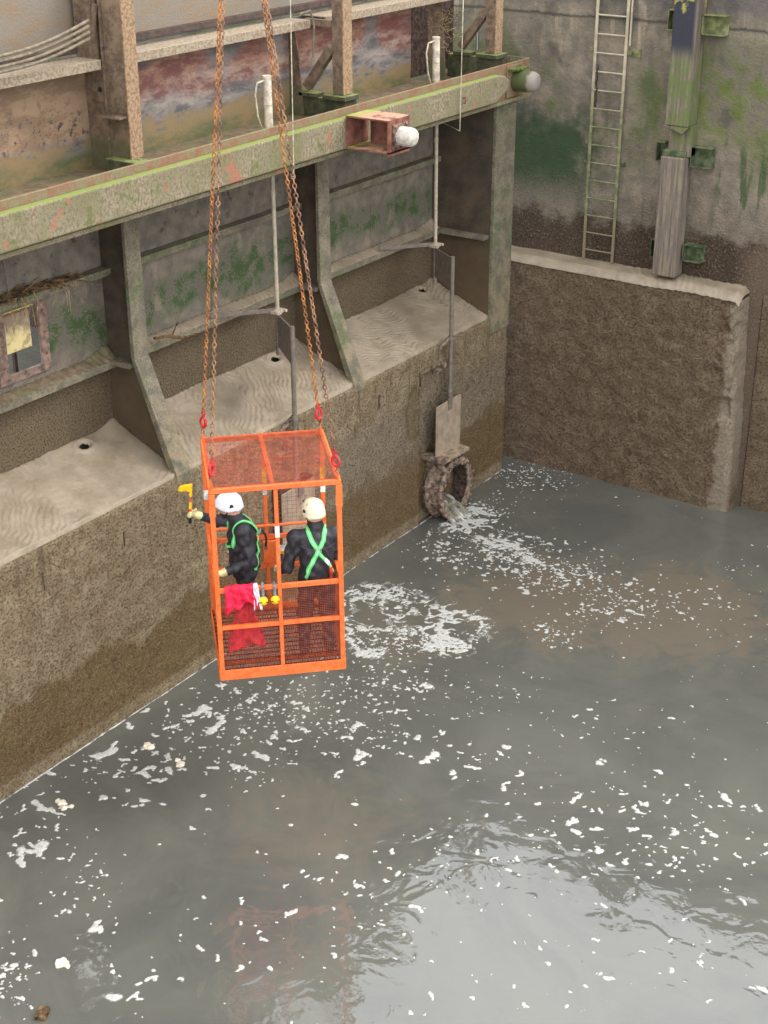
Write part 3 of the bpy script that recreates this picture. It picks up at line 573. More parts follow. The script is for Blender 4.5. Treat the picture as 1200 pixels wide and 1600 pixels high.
# silt on the tank top in every bay
def silt_bay(a, b, hole, seed, dirn):
    xs = np.arange(XS + .001, -.022, .0125); ys = np.arange(a, b, .014); X, Y = np.meshgrid(xs, ys, indexing='ij')
    t = (X - XS) / 1.05; Z = 3.10 - .355 * t + .02 * fbm(X, Y, 1.6, seed) + .05 * np.clip(1 - t * 4, 0, 1) * (fbm(X, Y, 1.2, seed + 4) + .5)
    ph = (dirn[0] * X + dirn[1] * Y + .42 * fbm(X, Y, 1.3, seed + 9) + .07 * fbm(X, Y, 6, seed + 3)) / (.085 if seed != 40 else .065)
    rip = np.sin(2 * math.pi * ph + .6 * np.sin(2 * math.pi * ph)); Z += (.005 if seed == 27 else .0075) * rip * np.clip(fbm(X, Y, 1.4, seed + 17) * 2.2 + .7, .08, 1)
    Z += .004 * fbm(X, Y, 20, seed + 5)
    edge = np.clip((X + .03 + .02 * fbm(Y, Y * 0, 6, seed)) / .04, 0, 1); Z -= .012 * edge
    Z += .06 * np.exp(-((Y - b) / .18) ** 2) * (1 - t) + .03 * np.exp(-((Y - a) / .12) ** 2)
    hy = hole[1]; hx = hole[0]; r = np.sqrt(((X - hx) / .05) ** 2 + ((Y - hy) / .075) ** 2); Z -= .025 / (1 + np.exp((r - 1) * 9)); Z += .018 * np.exp(-((r - 1.7) / .5) ** 2)
    o = heightfield('silt_bank', xs, ys, Z, 'silt', None, base=2.5)
    bm = bmesh.new(); bm.from_mesh(o.data); kill = [f for f in bm.faces if ((f.calc_center_median().x - hx) / .044) ** 2 + ((f.calc_center_median().y - hy) / .068) ** 2 < 1]
    bmesh.ops.delete(bm, geom=kill, context='FACES'); bm.to_mesh(o.data); bm.free()
    return o
specs = [((-14.9, -11.72), (-.95, -12.5), 20, (.3, 1)), ((-11.68, -8.093), (-.93, -8.72), 27, (.75, .75)), ((-8.067, -4.493), (-.93, -5.12), 33, (.55, 1)), ((-4.467, -1.063), (-.95, -1.47), 40, (1, -.35))]
labs = ['pale silt bank on the gate ledge beyond the left edge of the picture', 'pale silt bank on the gate ledge under the sluice window', 'deeply rippled silt bank on the gate ledge behind the basket chains', 'finely rippled silt bank on the gate ledge nearest the chamber wall']
for (ab, hole, sd_, dr), lb in zip(specs, labs):
    tag(silt_bay(ab[0], ab[1], hole, sd_, dr), lb, 'silt', 'silt banks on the gate ledge', 'stuff')
# silt film on the narrow shelves
for bi, ((a, b), lb) in enumerate(zip(bays[1:], ('thin silt along the middle shelf below the sluice window', 'thin rippled silt along the middle shelf behind the chains', 'thin silt along the middle shelf in the bay by the wall'))):
    xs = np.arange(XS + .002, XS + .172, .012); ys = np.arange(a + .01, b - .01, .016); X, Y = np.meshgrid(xs, ys, indexing='ij')
    t = (X - XS) / .17; Z = 3.968 + .05 * (1 - t) + .01 * fbm(X, Y, 3, 50 + bi) + .008 * np.sin(2 * math.pi * (Y + .1 * fbm(X, Y, 4, 5)) / .09)
    Z += .10 * np.exp(-((Y - b) / .25) ** 2) * (1 - t)
    tag(heightfield('silt_film', xs, ys, Z, 'silt' if bi else 'deck_mud', None, base=3.966), lb, 'silt', 'silt on the middle shelves', 'stuff')

# ================================================================== SLUICE RODS
def rod_assembly(y, dy2, lab, with_blade):
    t = thing('sluice_rod', lab, 'sluice rod', (-.45, y, 3.9), group='sluice operating rods on the gate')
    top = (-.43, y - .09, 6.88); MB().tube([(-.44, y - .06, 6.15), top], .052, 16).build('sleeve_pipe', 'pipe_white', t, smooth='auto')
    MB().tube([(-.43, y - .09, 6.875), (-.43, y - .09, 6.90)], .057, 16).build('pipe_cap', 'pipe_white', t, smooth='auto')
    for z in (6.55, 6.7, 6.78): MB().tube([(-.435, y - .08, z), (-.435, y - .08, z + .012)], .055, 16).build('pipe_band', 'rod_steel', t)
    MB().tube([(-.43, y - .14, 6.85), (-.46, y - .24, 6.83), (-.47, y - .27, 6.7), (-.45, y - .26, 6.45), (-.44, y - .16, 6.2)], .012, 8).build('hose', 'wire_pale', t, smooth=True)
    MB().tube([(-.45, y - .02, 6.1), (-.45, y, 3.93)], .027, 12).build('upper_rod', 'rod_steel', t, smooth='auto')
    MB().tube([(-.45, y - .02, 5.45), (-.45, y - .02, 5.52)], .033, 12).build('rod_collar', 'rod_steel', t, smooth='auto')
    MB().tube([(-.45, y, 3.95), (-.45, y, 3.38)], .032, 12).build('rod_socket', 'rod_dark', t, smooth='auto')
    c = MB(); c.tube([(-.45, y, 3.93), (-.45, y, 4.0)], .055, 16); c.box(-.50, -.40, y - .09, y + .09, 3.945, 3.985); c.build('clamp', 'rod_steel', t, smooth='auto')
    for s_ in (-1, 1): MB().tube([(-.40, y + s_ * .085, 3.965), (-.37, y + s_ * .085, 3.965)], .022, 6).build('clamp_bolt', 'rod_steel', t)
    MB().beam((-.47, y - .03, 3.98), (-.90, y - .78, 4.03), .015, .06).build('bracket_arm', 'rod_dark', t, bevel=.003)
    xl = .12; y2 = y - .44
    a, b = Vector((-.43, y - .02, 0)), Vector((xl, y2, 0)); d = (b - a).normalized(); nn = Vector((-d.y, d.x, 0)) * .008
    vs = []
    for s_ in (-1, 1):
        for p, z in ((a, 3.93), (b, 3.965), (b, 3.47), (a, 3.50)): vs.append((p.x + nn.x * s_, p.y + nn.y * s_, z))
    MB().raw(vs, [(0, 1, 2, 3), (7, 6, 5, 4), (0, 4, 5, 1), (1, 5, 6, 2), (2, 6, 7, 3), (3, 7, 4, 0)]).build('offset_plate', 'rod_dark', t)
    zl = 1.86 if with_blade else 1.86
    MB().tube([(xl, y2, 3.99), (xl, y2, zl)], .030, 12).build('lower_rod', 'rod_dark', t, smooth='auto')
    for z in (2.75, 1.95): MB().tube([(xl, y2, z), (xl, y2, z + .06)], .048, 12).build('rod_collar', 'rod_dark', t, smooth='auto')
    MB().beam((xl - .02, y2 - .03, 2.78), (.0, y2 - .16, 2.62), .04, .05).build('guide_arm', 'mud_iron', t)
    MB().box(-.02, .06, y2 - .26, y2 - .06, 2.30, 2.34).build('guide_arm', 'mud_iron', t, bevel=.005)
    MB().box(.0, .08, y2 - .1, y2 - .04, 2.34, 2.48).build('guide_arm', 'mud_iron', t, bevel=.005)
    return t, xl, y2
r1, x1, y1 = rod_assembly(-5.64, 0, 'sluice rod behind the basket, its lower end reaching down behind the orange cage', True)
r2, x2, y2 = rod_assembly(-1.90, 0, 'sluice rod nearest the chamber wall, ending at the pale blade above the outlet', True)

def outlet(y, lab_b, lab_o):
    xb = .16
    b = r2
    MB().box(xb, xb + .018, y - .35, y + .32, 1.06, 1.86).build('blade_plate', 'blade_steel', b, bevel=.003)
    MB().box(xb + .018, xb + .04, y - .05, y + .05, 1.72, 1.90).build('blade_lug', 'rod_dark', b, bevel=.003)
    t = thing('sluice_outlet', lab_o, 'outlet pipe', (.1, y, 0), group='sluice outlets at the foot of the gate')
    MB().box(-.25, .34, y - .40, y - .22, 1.005, 1.07).build('sill_block', 'mud_iron', t, bevel=.015)
    MB().prism([(.10, y - .34), (.34, y - .34), (.36, y + .32), (.10, y + .34)], 2, 1.0, 1.055).build('sill_plank', 'plank_wood', t, bevel=.01)
    yc, zc = y + .05, .46
    def f(P):
        dy = P[:, 1] - yc; dz = (P[:, 2] - zc) / 1.04; rr = np.sqrt(dy ** 2 + dz ** 2)
        body = np.maximum(np.maximum(rr - .425, .365 - rr), np.maximum(P[:, 0] - .28, -.10 - P[:, 0]))
        fl = np.maximum(np.maximum(rr - .465, .355 - rr), np.maximum(P[:, 0] - .30, .25 - P[:, 0]))
        fl2 = np.maximum(np.maximum(rr - .49, .38 - rr), np.maximum(P[:, 0] - .09, .02 - P[:, 0]))
        teeth = rr * 0 + 1; k = 22
        for j in range(k):
            a = 2 * math.pi * j / k; ca, sa = math.cos(a), math.sin(a) * 1.04
            q = np.array([.315, yc + .43 * ca, zc + .43 * sa]); teeth = np.minimum(teeth, np.linalg.norm(P - q, axis=1) - (.022 + .008 * math.sin(j * 2.3)))
            q0 = np.array([.06, yc + .455 * ca, zc + .455 * sa]); q1 = np.array([.25, yc + .44 * ca, zc + .44 * sa])
            if j % 2 == 0: teeth = np.minimum(teeth, sd_cap(P, q0, q1, .016, .016))
        hood = np.maximum(np.maximum(np.abs(P[:, 1] - yc) - .31, np.abs(P[:, 0] - .06) - .12), np.maximum(P[:, 2] - 1.0, .62 - P[:, 2])); body = smin(body, np.maximum(hood, .38 - rr), .02)
        for s_ in (-1, -.33, .33, 1): body = smin(body, np.maximum(np.maximum(np.abs(P[:, 1] - (yc + s_ * .29)) - .03, np.abs(P[:, 0] - .20) - .05), np.maximum(P[:, 2] - 1.0, .75 - P[:, 2])), .015)
        d = smin(smin(smin(body, fl, .012), fl2, .012), teeth, .014)
        nz = np.sin(P[:, 0] * 51 + np.sin(P[:, 1] * 37)) * np.sin(P[:, 1] * 43 + 1 + np.sin(P[:, 2] * 31)) * np.sin(P[:, 2] * 47 + 2)
        return d + .008 * nz + .004 * np.sin(P[:, 1] * 97 + P[:, 2] * 83)
    V, F = surface_nets(f, (-.16, yc - .58, -.2), (.38, yc + .58, 1.05), .014)
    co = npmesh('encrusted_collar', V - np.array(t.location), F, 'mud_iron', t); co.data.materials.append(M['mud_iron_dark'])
    fc = V[F].mean(1); rr_ = np.hypot(fc[:, 1] - yc, (fc[:, 2] - zc) / 1.04); co.data.polygons.foreach_set('material_index', ((rr_ < .372) & (fc[:, 0] < .27)).astype(np.int32))  # inner faces get a darker iron: shade of the opening put into the colour
    m_ = MB(); m_.tube([(-.11, yc, zc), (-.9, yc, zc)], .40, 24, cap=False); m_.build('pipe_bore', 'mud_iron_dark', t, smooth=True); MB().tube([(-.9, yc, zc), (-.92, yc, zc)], .42, 20).build('bore_end', 'black_plastic', t)  # bore and end plate coloured dark to deepen the interior shade
    for k, (yy, z0) in enumerate(((-.18, .3), (-.06, .25), (.05, .25), (.16, .3))):
        MB().box(.02, .07, yc + yy - .035, yc + yy + .04, z0 + .12, .78 - abs(yy) * .5).build('flap_bar', 'mud_iron', t, bevel=.01)
    return t, yc
o1, yc1 = outlet(y2 - .10, 'pale steel sluice blade standing proud of the plating above the gushing outlet', 'barnacled round outlet with water gushing out at the waterline')
b0 = r1
MB().box(.16, .178, y1 - .38, y1 + .32, 1.0, 1.86).build('blade_plate', 'blade_steel', b0, bevel=.003)
MB().box(.178, .2, y1 - .05, y1 + .05, 1.72, 1.90).build('blade_lug', 'rod_dark', b0, bevel=.003)
for s_ in (-.34, .28): MB().box(.0, .15, y1 + s_ - .03, y1 + s_ + .03, .9, 1.9).build('blade_guide', 'mud_iron_dark', b0, bevel=.004)
# stream of water out of the pipe
def stream():
    n1, n2 = 26, 22; V = []; 
    for i in range(n1):
        t = i / (n1 - 1); x = -.3 + .95 * t; zc = .27 - .34 * t ** 2; wd = .21 + .30 * max(0, t - .6); yc = yc1 - .08 * t
        for j in range(n2):
            u = j / (n2 - 1) * 2 - 1; y = yc + u * wd; z = zc - .12 * u * u * (1 - t) * 0 + .04 * (1 - u * u) + .02 * math.sin(7 * u + 3 * t) + .012 * math.sin(19 * u + 9 * t + 2 * math.sin(5 * u)) + .01 * math.sin(41 * u + 23 * t) - .04 * t - .10 * t * abs(math.sin(6 * u + 1)) * (t > .5)
            V.append((x, y, max(z, -.05)))
    F = [(i * n2 + j, (i + 1) * n2 + j, (i + 1) * n2 + j + 1, i * n2 + j + 1) for i in range(n1 - 1) for j in range(n2 - 1)]
    o = npmesh('water_stream', V, F, 'stream_water'); tag(o, 'murky water pouring from the round outlet into the chamber', 'water stream', kind='stuff')
stream()

# ================================================================== LADDER
ld = thing('wall_ladder', 'narrow steel ladder green with algae hanging on the chamber wall', 'ladder', (1.09, .3, 3.45))
LY = .30
for x in (.848, 1.33): MB().box(x - .022, x + .022, LY - .008, LY + .008, 3.46, 8.3).build('ladder_rail', 'ladder_steel', ld, bevel=.002)
MB().box(1.375, 1.40, LY - .008, LY + .008, 6.65, 8.3).build('ladder_rail', 'ladder_steel', ld, bevel=.002)
for i in range(18):
    z = 3.606 + i * .2642
    o = MB().tube([(.851, LY, z), (1.327, LY, z)], .0125, 8).build('rung', 'ladder_steel', ld, smooth='auto')
for z, s_ in ((6.55, 1), (4.95, 1)):
    for x, d in ((.848, -1), (1.33, 1)):
        MB().box(min(x, x + d * .09), max(x, x + d * .09), LY, LY + .012, z - .03, z + .03).box(x + d * .08 - .006, x + d * .08 + .006, LY + .012, YU, z - .03, z + .03).build('wall_bracket', 'mossy_bracket', ld, bevel=.002)
MB().box(1.40, 1.54, YU - .02, YU - .003, 6.49, 6.60).build('wall_bracket', 'mossy_bracket', ld, bevel=.003)
MB().tube([(1.48, YU - .05, 6.545), (1.48, YU - .02, 6.545)], .014, 6).build('bolt', 'mossy_bracket', ld)
pts = [(.915 + .012 * math.sin(i * 2.1), LY - .03, 6.35 - i * .05) for i in range(13)]
MB().tube(pts, .011, 6).build('cord', 'black_plastic', ld, smooth=True)

# timber fender
tf = thing('timber_fender', 'long vertical timber fender in two lengths bolted to the chamber wall', 'timber fender', (2.3, .2, 3.4))
MB().box(2.13, 2.48, .05, .36, 5.66, 8.4).build('upper_timber', 'timber', tf, bevel=.012)
um = tf.children[-1].data if False else None
MB().box(2.10, 2.46, .05, .34, 3.47, 5.22).build('lower_timber', 'timber', tf, bevel=.02)
MB().box(2.16, 2.50, .16, .36, 5.221, 5.659).build('splice_block', 'timber', tf, bevel=.008)
MB().prism([(2.12, 5.655), (2.49, 5.655), (2.40, 5.56)], 1, .05, .14).build('timber_tip', 'timber', tf)
MB().box(2.10, 2.46, .1, .3, 5.225, 5.30).build('splice_plate', 'mossy_bracket', tf, bevel=.004)
def wbr(x0, x1, z0, z1, lab):
    t = MB().box(x0, x1, YU - .02, YU - .004, z0, z1).box(x0, x1, YU - .16, YU - .022, z1 - .012, z1).box(x0, x1, YU - .16, YU - .022, z0, z0 + .012).box(x0 if x0 < 2.3 else x0 - .012, (x0 if x0 < 2.3 else x0 - .012) + .012, YU - .16, YU - .022, z0 + .013, z1 - .013).build('bracket', 'mossy_bracket', tf, bevel=.002)
    MB().tube([((x0 + x1) / 2 + .03, YU - .055, (z0 + z1) / 2), ((x0 + x1) / 2 + .03, YU - .021, (z0 + z1) / 2)], .02, 6).build('bolt', 'mossy_bracket', tf)
wbr(2.50, 2.83, 6.90, 7.17, 0); wbr(2.50, 2.80, 5.08, 5.37, 0); wbr(2.50, 2.78, 3.70, 3.95, 0)
wbr(1.98, 2.10, 6.92, 7.20, 0); wbr(1.95, 2.08, 5.10, 5.38, 0); wbr(1.98, 2.08, 3.68, 3.95, 0)

# ================================================================== ropes, wires, debris
for i, (z0, z1, lb) in enumerate(((7.63, 7.83, 'uppermost of the four muddy ropes running to the left post'), (7.585, 7.775, 'second from top of the four muddy ropes running to the left post'), (7.53, 7.715, 'third from top of the four muddy ropes running to the left post'), (7.485, 7.655, 'lowest of the four muddy ropes running to the left post'))):
    pts = [(-.5, -9.9 + 1.36 * t - .0, z0 + (z1 - z0) * t - .05 * math.sin(math.pi * t)) for t in np.linspace(-.6, 1, 14)]
    tag(MB().tube(pts, .017, 7).build('rope', 'rope_fibre', smooth=True), lb, 'rope', 'muddy ropes at the upper left of the gate')
def wire(pts, r, lab, name='thin_wire', mat='wire_pale', cat='wire'): tag(MB().tube(pts, r, 6).build(name, mat, smooth='auto'), lab, cat)
wire([(.28, -2.45, 8.6), (.26, -2.45, 5.78), (-.28, -2.0, 5.75), (-.44, -1.9, 5.75)], .007, 'thin bent rod hanging past the walkway edge near the wall')
wire([(.28, -6.15, 8.6), (.26, -6.15, 5.86), (-.3, -5.72, 5.86), (-.44, -5.66, 5.84)], .006, 'thin bent rod hanging past the walkway behind the right-hand chains')
wire([(-.55, -4.9, 7.5), (-.5, -4.75, 7.53), (-.5, -4.68, 7.35), (-.52, -4.68, 7.0), (-.54, -4.7, 6.85)], .014, 'muddy cable looping down beside the middle post brace', 'loose_cable', 'rope_fibre', 'cable')
tw = MB(); rr = random.Random(3)
for i in range(120):
    y = rr.uniform(-9.95, -8.75); x = XS + rr.uniform(.03, .16); z = 5.06 + rr.uniform(0, .07) * (1 - abs(y + 9.4) / .9); L = rr.uniform(.08, .32); a = rr.gauss(1.5, .35)
    d = Vector((math.cos(a) * L, math.sin(a) * L, rr.gauss(0, .03))); p = Vector((x, y, z)); m = p + d * .5 + Vector((0, 0, rr.uniform(0, .03)))
    tw.tube([p, m, p + d], rr.uniform(.003, .009), 5)
tag(tw.build('twig_pile', 'twig'), 'pile of brown twigs lying on the shelf above the sluice window', 'twigs', kind='stuff')
st = MB()
for i in range(26):
    y = rr.uniform(-9.9, -8.7); p = Vector((XS + .17, y, 5.07)); q = p + Vector((.03, rr.gauss(0, .12), -rr.uniform(.05, .35))); st.tube([p, (p + q) / 2 + Vector((.04, 0, .06)), q], .003, 4)
for i in range(150):
    p = Vector((-.75 + rr.uniform(-.2, .15), -1.25 + rr.uniform(-.2, .25), 6.62 + rr.uniform(0, .55))); d = Vector((rr.gauss(0, .05), rr.gauss(0, .05), rr.gauss(0, .04))); st.tube([p, p + d], .003, 4)
tag(st.build('dry_straw', 'straw'), 'dry straw caught on the gate shelves and beside the end post', 'straw', kind='stuff')
br = MB(); br.tube([(-.86, -7.5, 4.05), (-.82, -7.3, 4.03), (-.72, -7.15, 3.98), (-.66, -6.95, 4.0)], [.018, .022, .016, .008], 6); br.tube([(-.80, -7.25, 4.02), (-.74, -7.2, 4.2)], [.01, .004], 5); br.tube([(-.75, -7.18, 3.99), (-.72, -7.05, 3.85)], [.008, .003], 5)
tag(br.build('driftwood_branch', 'twig', smooth='auto'), 'small forked branch stuck on the shelf right of the left rib', 'branch')

# ================================================================== FOAM (marching squares on one field)
CL = [(0.58,-0.46,0.64,0.43,0.34,-0.60,300,0.6),(0.62,-2.02,0.40,0.27,0.34,-0.58,140,0.7),(0.82,-3.45,0.46,0.31,0.32,-0.51,110,0.8),(1.69,-3.11,0.68,0.47,0.34,-0.59,300,0.8),(2.58,-3.22,0.66,0.46,0.31,-0.58,260,0.8),(3.59,-3.65,0.57,0.39,0.27,-0.54,150,0.8),(4.15,-3.05,0.79,0.54,0.37,-0.80,90,0.7),(0.82,-5.09,0.50,0.34,0.20,-0.30,160,0.8),(1.52,-6.28,0.48,0.33,0.27,-0.39,150,0.8),(1.91,-5.82,0.41,0.28,0.22,-0.34,120,0.7),(2.27,-5.77,0.27,0.19,0.12,-0.19,120,0.8),(3.27,-4.69,0.35,0.23,0.20,-0.36,80,0.7),(2.11,-7.00,0.79,0.53,0.29,-0.42,160,0.8),(3.23,-6.42,0.71,0.48,0.29,-0.49,60,0.6),(1.21,-8.14,0.57,0.39,0.34,-0.44,110,0.9),(1.97,-8.13,0.75,0.51,0.39,-0.53,110,0.9),(0.84,-8.90,0.57,0.39,0.43,-0.50,90,1.1),(0.42,-10.29,0.66,0.45,0.42,-0.44,60,1.2),(0.81,-9.87,0.45,0.31,0.31,-0.33,16,1.5),(0.66,-11.40,0.39,0.27,0.47,-0.46,30,1.2),(1.71,-9.26,0.55,0.37,0.35,-0.42,50,1.1),(2.75,-7.93,0.61,0.42,0.29,-0.43,45,1.0),(3.88,-7.79,0.72,0.49,0.25,-0.42,36,1.0),(5.76,-7.39,0.86,0.59,0.29,-0.61,60,1.0),(5.59,-8.57,1.10,0.75,0.29,-0.55,60,1.0),(6.65,-7.73,0.66,0.46,0.33,-0.76,60,1.0),(4.84,-6.34,0.93,0.63,0.35,-0.70,40,0.7),(4.60,-9.50,1.09,0.74,0.52,-0.82,50,1.0),(4.09,-11.02,1.13,0.77,0.67,-0.90,60,1.0),(1.76,-12.04,0.37,0.25,0.40,-0.41,10,1.35),(2.98,-12.52,0.20,0.13,0.29,-0.31,9,1.4),(2.16,-13.19,0.19,0.14,0.36,-0.34,60,0.7),(3.91,-10.33,0.27,0.18,0.17,-0.24,4,1.6),(7.35,-9.35,0.50,0.34,0.31,-0.69,10,1.35),(6.36,-10.02,0.99,0.67,0.35,-0.67,20,0.8),(1.67,-11.86,0.53,0.36,0.67,-0.68,40,0.8),(4.58,-1.86,0.44,0.31,0.43,-1.03,30,0.6),(5.27,-3.53,0.41,0.28,0.31,-0.75,15,0.6)]
ST = [([(0.5,-5.63),(0.58,-5.37),(0.67,-5.19),(0.81,-4.88),(1.19,-4.91),(1.67,-5.02)],.05),([(0.62,-5.87),(0.91,-5.99),(1.19,-6.05),(1.39,-5.83),(1.75,-5.73),(1.85,-5.31),(1.85,-4.89),(2.06,-4.9)],.055),([(1.8,-5.07),(1.95,-5.39),(2.1,-5.55),(2.32,-5.54),(2.44,-5.3),(2.43,-5.06),(2.33,-4.97)],.045),([(0.98,-6.15),(1.25,-6.32),(1.54,-6.4)],.05),([(0.3,-2.4),(0.59,-2.45),(0.9,-2.56),(1.16,-2.66),(1.41,-2.8),(1.94,-2.99)],.05),([(0.37,-2.36),(0.57,-2.22),(0.44,-2.14)],.05),([(1.38,-2.44),(1.59,-2.42),(1.87,-2.44)],.025),([(1.1,-5.51),(1.34,-5.49),(1.39,-5.25),(1.18,-5.17)],.03),([(0.33,-5.31),(0.44,-5.01),(0.87,-5.17),(0.95,-5.44)],.03),([(2.12,-5.68),(2.11,-5.98),(2.31,-5.98),(2.52,-5.7)],.035),([(1.84,-3.0),(2.19,-3.06),(2.47,-2.82),(3.03,-3.03),(3.59,-3.65),(3.93,-3.58)],.012),([(0.42,-2.95),(0.52,-2.75),(0.62,-2.5),(0.55,-2.2),(0.4,-2.0)],.07),([(0.5,-2.6),(0.9,-2.75),(1.3,-2.9)],.06),([(1.09,-6.38),(1.41,-6.55),(1.7,-6.39)],.02)]
def foam():
    h = .011; gx0, gy0, gx1, gy1 = .0, -14.2, 9.2, .36
    nx, ny = int((gx1 - gx0) / h), int((gy1 - gy0) / h)
    Fd = np.zeros((nx, ny), np.float32)
    def blob(x, y, r, ax=1.0, ang=0.0):
        R_ = r * 2.2 * max(ax, 1 / ax); i0, i1 = int((x - R_ - gx0) / h), int((x + R_ - gx0) / h) + 2; j0, j1 = int((y - R_ - gy0) / h), int((y + R_ - gy0) / h) + 2
        i0, j0 = max(i0, 0), max(j0, 0); i1, j1 = min(i1, nx), min(j1, ny)
        if i1 <= i0 or j1 <= j0: return
        X = (gx0 + h * np.arange(i0, i1))[:, None] - x; Y = (gy0 + h * np.arange(j0, j1))[None, :] - y
        c, s_ = math.cos(ang), math.sin(ang); u = (X * c + Y * s_) / ax; v = (-X * s_ + Y * c) * ax
        q = 1 - (u * u + v * v) / (r * r * 4); Fd[i0:i1, j0:j1] += np.where(q > 0, q, 0) ** 3 * 1.35
    def flake(x, y, s_):
        r = .011 * s_ * rng.lognormal(.05, .42); k = 1 + rng.poisson(1.0 if s_ < 1.15 else 2.4)
        a = rng.uniform(0, 6.3); px, py = x, y
        for _ in range(k):
            blob(px, py, r * rng.uniform(.6, 1.25), rng.uniform(.8, 1.5), rng.uniform(0, 3.14)); a += rng.normal(0, .9); px += math.cos(a) * r * 1.6; py += math.sin(a) * r * 1.6
    for cx, cy, ux, uy, vx, vy, nn, s_ in CL:
        for _ in range(int(nn * 1.15)):
            g = rng.normal(0, .5, 2); x, y = cx + ux * g[0] + vx * g[1], cy + uy * g[0] + vy * g[1]
            if x > .02: flake(x, y, s_ * rng.uniform(.6, 1.3))
    for _ in range(420): flake(rng.uniform(.1, 9), rng.uniform(-14, 0), rng.uniform(.3, .8))
    for _ in range(60): flake(rng.uniform(.5, 8.5), rng.uniform(-13.5, -7), rng.uniform(1.0, 1.7))
    X, Y = np.meshgrid(gx0 + h * np.arange(nx), gy0 + h * np.arange(ny), indexing='ij')
    # lacy swirls
    a0, a1, b0, b1 = 0, int(4.3 / h), int((-7.2 - gy0) / h), int((-1.6 - gy0) / h)
    xs_, ys_ = X[a0:a1, b0:b1], Y[a0:a1, b0:b1]
    wx = xs_ + .10 * fbm(xs_, ys_, 2.5, 61) + .03 * fbm(xs_, ys_, 11, 63); wy = ys_ + .10 * fbm(xs_, ys_, 2.5, 71) + .03 * fbm(xs_, ys_, 11, 73)
    lace = fbm(wx, wy, 9, 81, 3); ridg = 1 - np.abs(fbm(wx, wy, 5.5, 91, 3)) * 4
    for pts, w_ in ST:
        d = np.full(xs_.shape, 9.0)
        for (x0, y0), (x1_, y1_) in zip(pts[:-1], pts[1:]):
            dx, dy = x1_ - x0, y1_ - y0; t = np.clip(((wx - x0) * dx + (wy - y0) * dy) / (dx * dx + dy * dy), 0, 1); d = np.minimum(d, np.hypot(wx - x0 - t * dx, wy - y0 - t * dy))
        core = .70 - d / w_ * 1.05 + lace * 1.9; halo = np.clip(1 - d / (w_ * 6), 0, 1) ** .8 * (ridg * .95 - .08)
        Fd[a0:a1, b0:b1] += np.clip(core, 0, 1.6) + np.clip(halo, 0, 1)
    rag = vnoise(X, Y, 26, 7) + .6 * vnoise(X, Y, 52, 8); Fd = np.where(Fd > .08, Fd * (1 + .95 * rag), Fd)
    # thin scum line along the plating
    Fd += np.where((X < .05) & (Y < -.5), np.clip(1.25 - np.abs(X - .014 - .01 * fbm(Y, Y * 0, 3, 5)) / .010 + fbm(X, Y, 12, 6) * 1.1 + .9 * fbm(Y, Y * 0, .7, 9), 0, 1.2), 0)
    for thr, z0, z1_, mt, lb in ((.34, .0006, .002, 'foam_film', 'thin half-transparent bubble film round the foam flecks'), (.66, .002, .003, 'foam', 'white foam flecks and swirls floating on the murky water')):
        T = Fd - thr; ins = T > 0; cell = ins[:-1, :-1] | ins[1:, :-1] | ins[1:, 1:] | ins[:-1, 1:]
        if thr < .5: inner = Fd > .80; cell &= ~(inner[:-1, :-1] & inner[1:, :-1] & inner[1:, 1:] & inner[:-1, 1:])
        idx = np.argwhere(cell); cache = {}; V = []; F3 = []; Tl = T.tolist(); nyy = T.shape[1]; I_ = ins.tolist()
        for i, j in idx.tolist():
            cs = ((i, j), (i + 1, j), (i + 1, j + 1), (i, j + 1)); st_ = (I_[i][j], I_[i + 1][j], I_[i + 1][j + 1], I_[i][j + 1]); poly = []
            for k in range(4):
                a, b = cs[k], cs[(k + 1) & 3]
                if st_[k]:
                    q = a
                    if q not in cache: cache[q] = len(V); V.append((gx0 + h * a[0], gy0 + h * a[1], z1_ + min(.006, .008 * Tl[a[0]][a[1]] ** .5) * (thr > .5)))
                    poly.append(cache[q])
                if st_[k] != st_[(k + 1) & 3]:
                    lo_, hi_ = (a, b) if a < b else (b, a); q = (lo_, hi_)
                    if q not in cache:
                        ta, tb = Tl[lo_[0]][lo_[1]], Tl[hi_[0]][hi_[1]]; t = ta / (ta - tb); cache[q] = len(V)
                        V.append((gx0 + h * (lo_[0] + (hi_[0] - lo_[0]) * t), gy0 + h * (lo_[1] + (hi_[1] - lo_[1]) * t), z0))
                    poly.append(cache[q])
            if len(poly) >= 3: F3.append(tuple(poly))
        me = bpy.data.meshes.new('foam'); me.from_pydata(V, [], F3); me.update(); me.materials.append(M[mt])
        me.polygons.foreach_set('use_smooth', [True] * len(me.polygons))
        o = link('foam', me); tag(o, lb, 'foam', kind='stuff')
        print('foam faces', len(F3))
foam()
def lump(x, y, r, seed, lab):
    rr = np.random.default_rng(seed); cs = [(rr.normal(0, r * .5), rr.normal(0, r * .35), r * rr.uniform(.35, .6)) for _ in range(7)]
    def f(P):
        d = None
        for a, b, q in cs:
            e = sd_ell(P, (a, b, 0), (q, q, q * .55)); d = e if d is None else smin(d, e, .02)
        return d + .006 * np.sin(P[:, 0] * 90) * np.sin(P[:, 1] * 80)
    V, F = surface_nets(f, (-r * 2.2, -r * 2.2, -.02), (r * 2.2, r * 2.2, r), .009)
    o = npmesh('foam_lump', V, F, 'foam_lump'); o.location = (x, y, .002); tag(o, lab, 'foam lump', 'larger cream foam lumps by the gate')
lump(.64, -9.64, .085, 1, 'largest cream foam lump floating near the gate below the basket')
lump(1.17, -9.70, .07, 2, 'cream foam lump just right of the largest one')
lump(.59, -10.97, .07, 3, 'tan-tinted foam lump nearest the lower left of the gate waterline')
lump(2.40, -12.79, .07, 5, 'cream foam lump near the bottom left corner of the water')
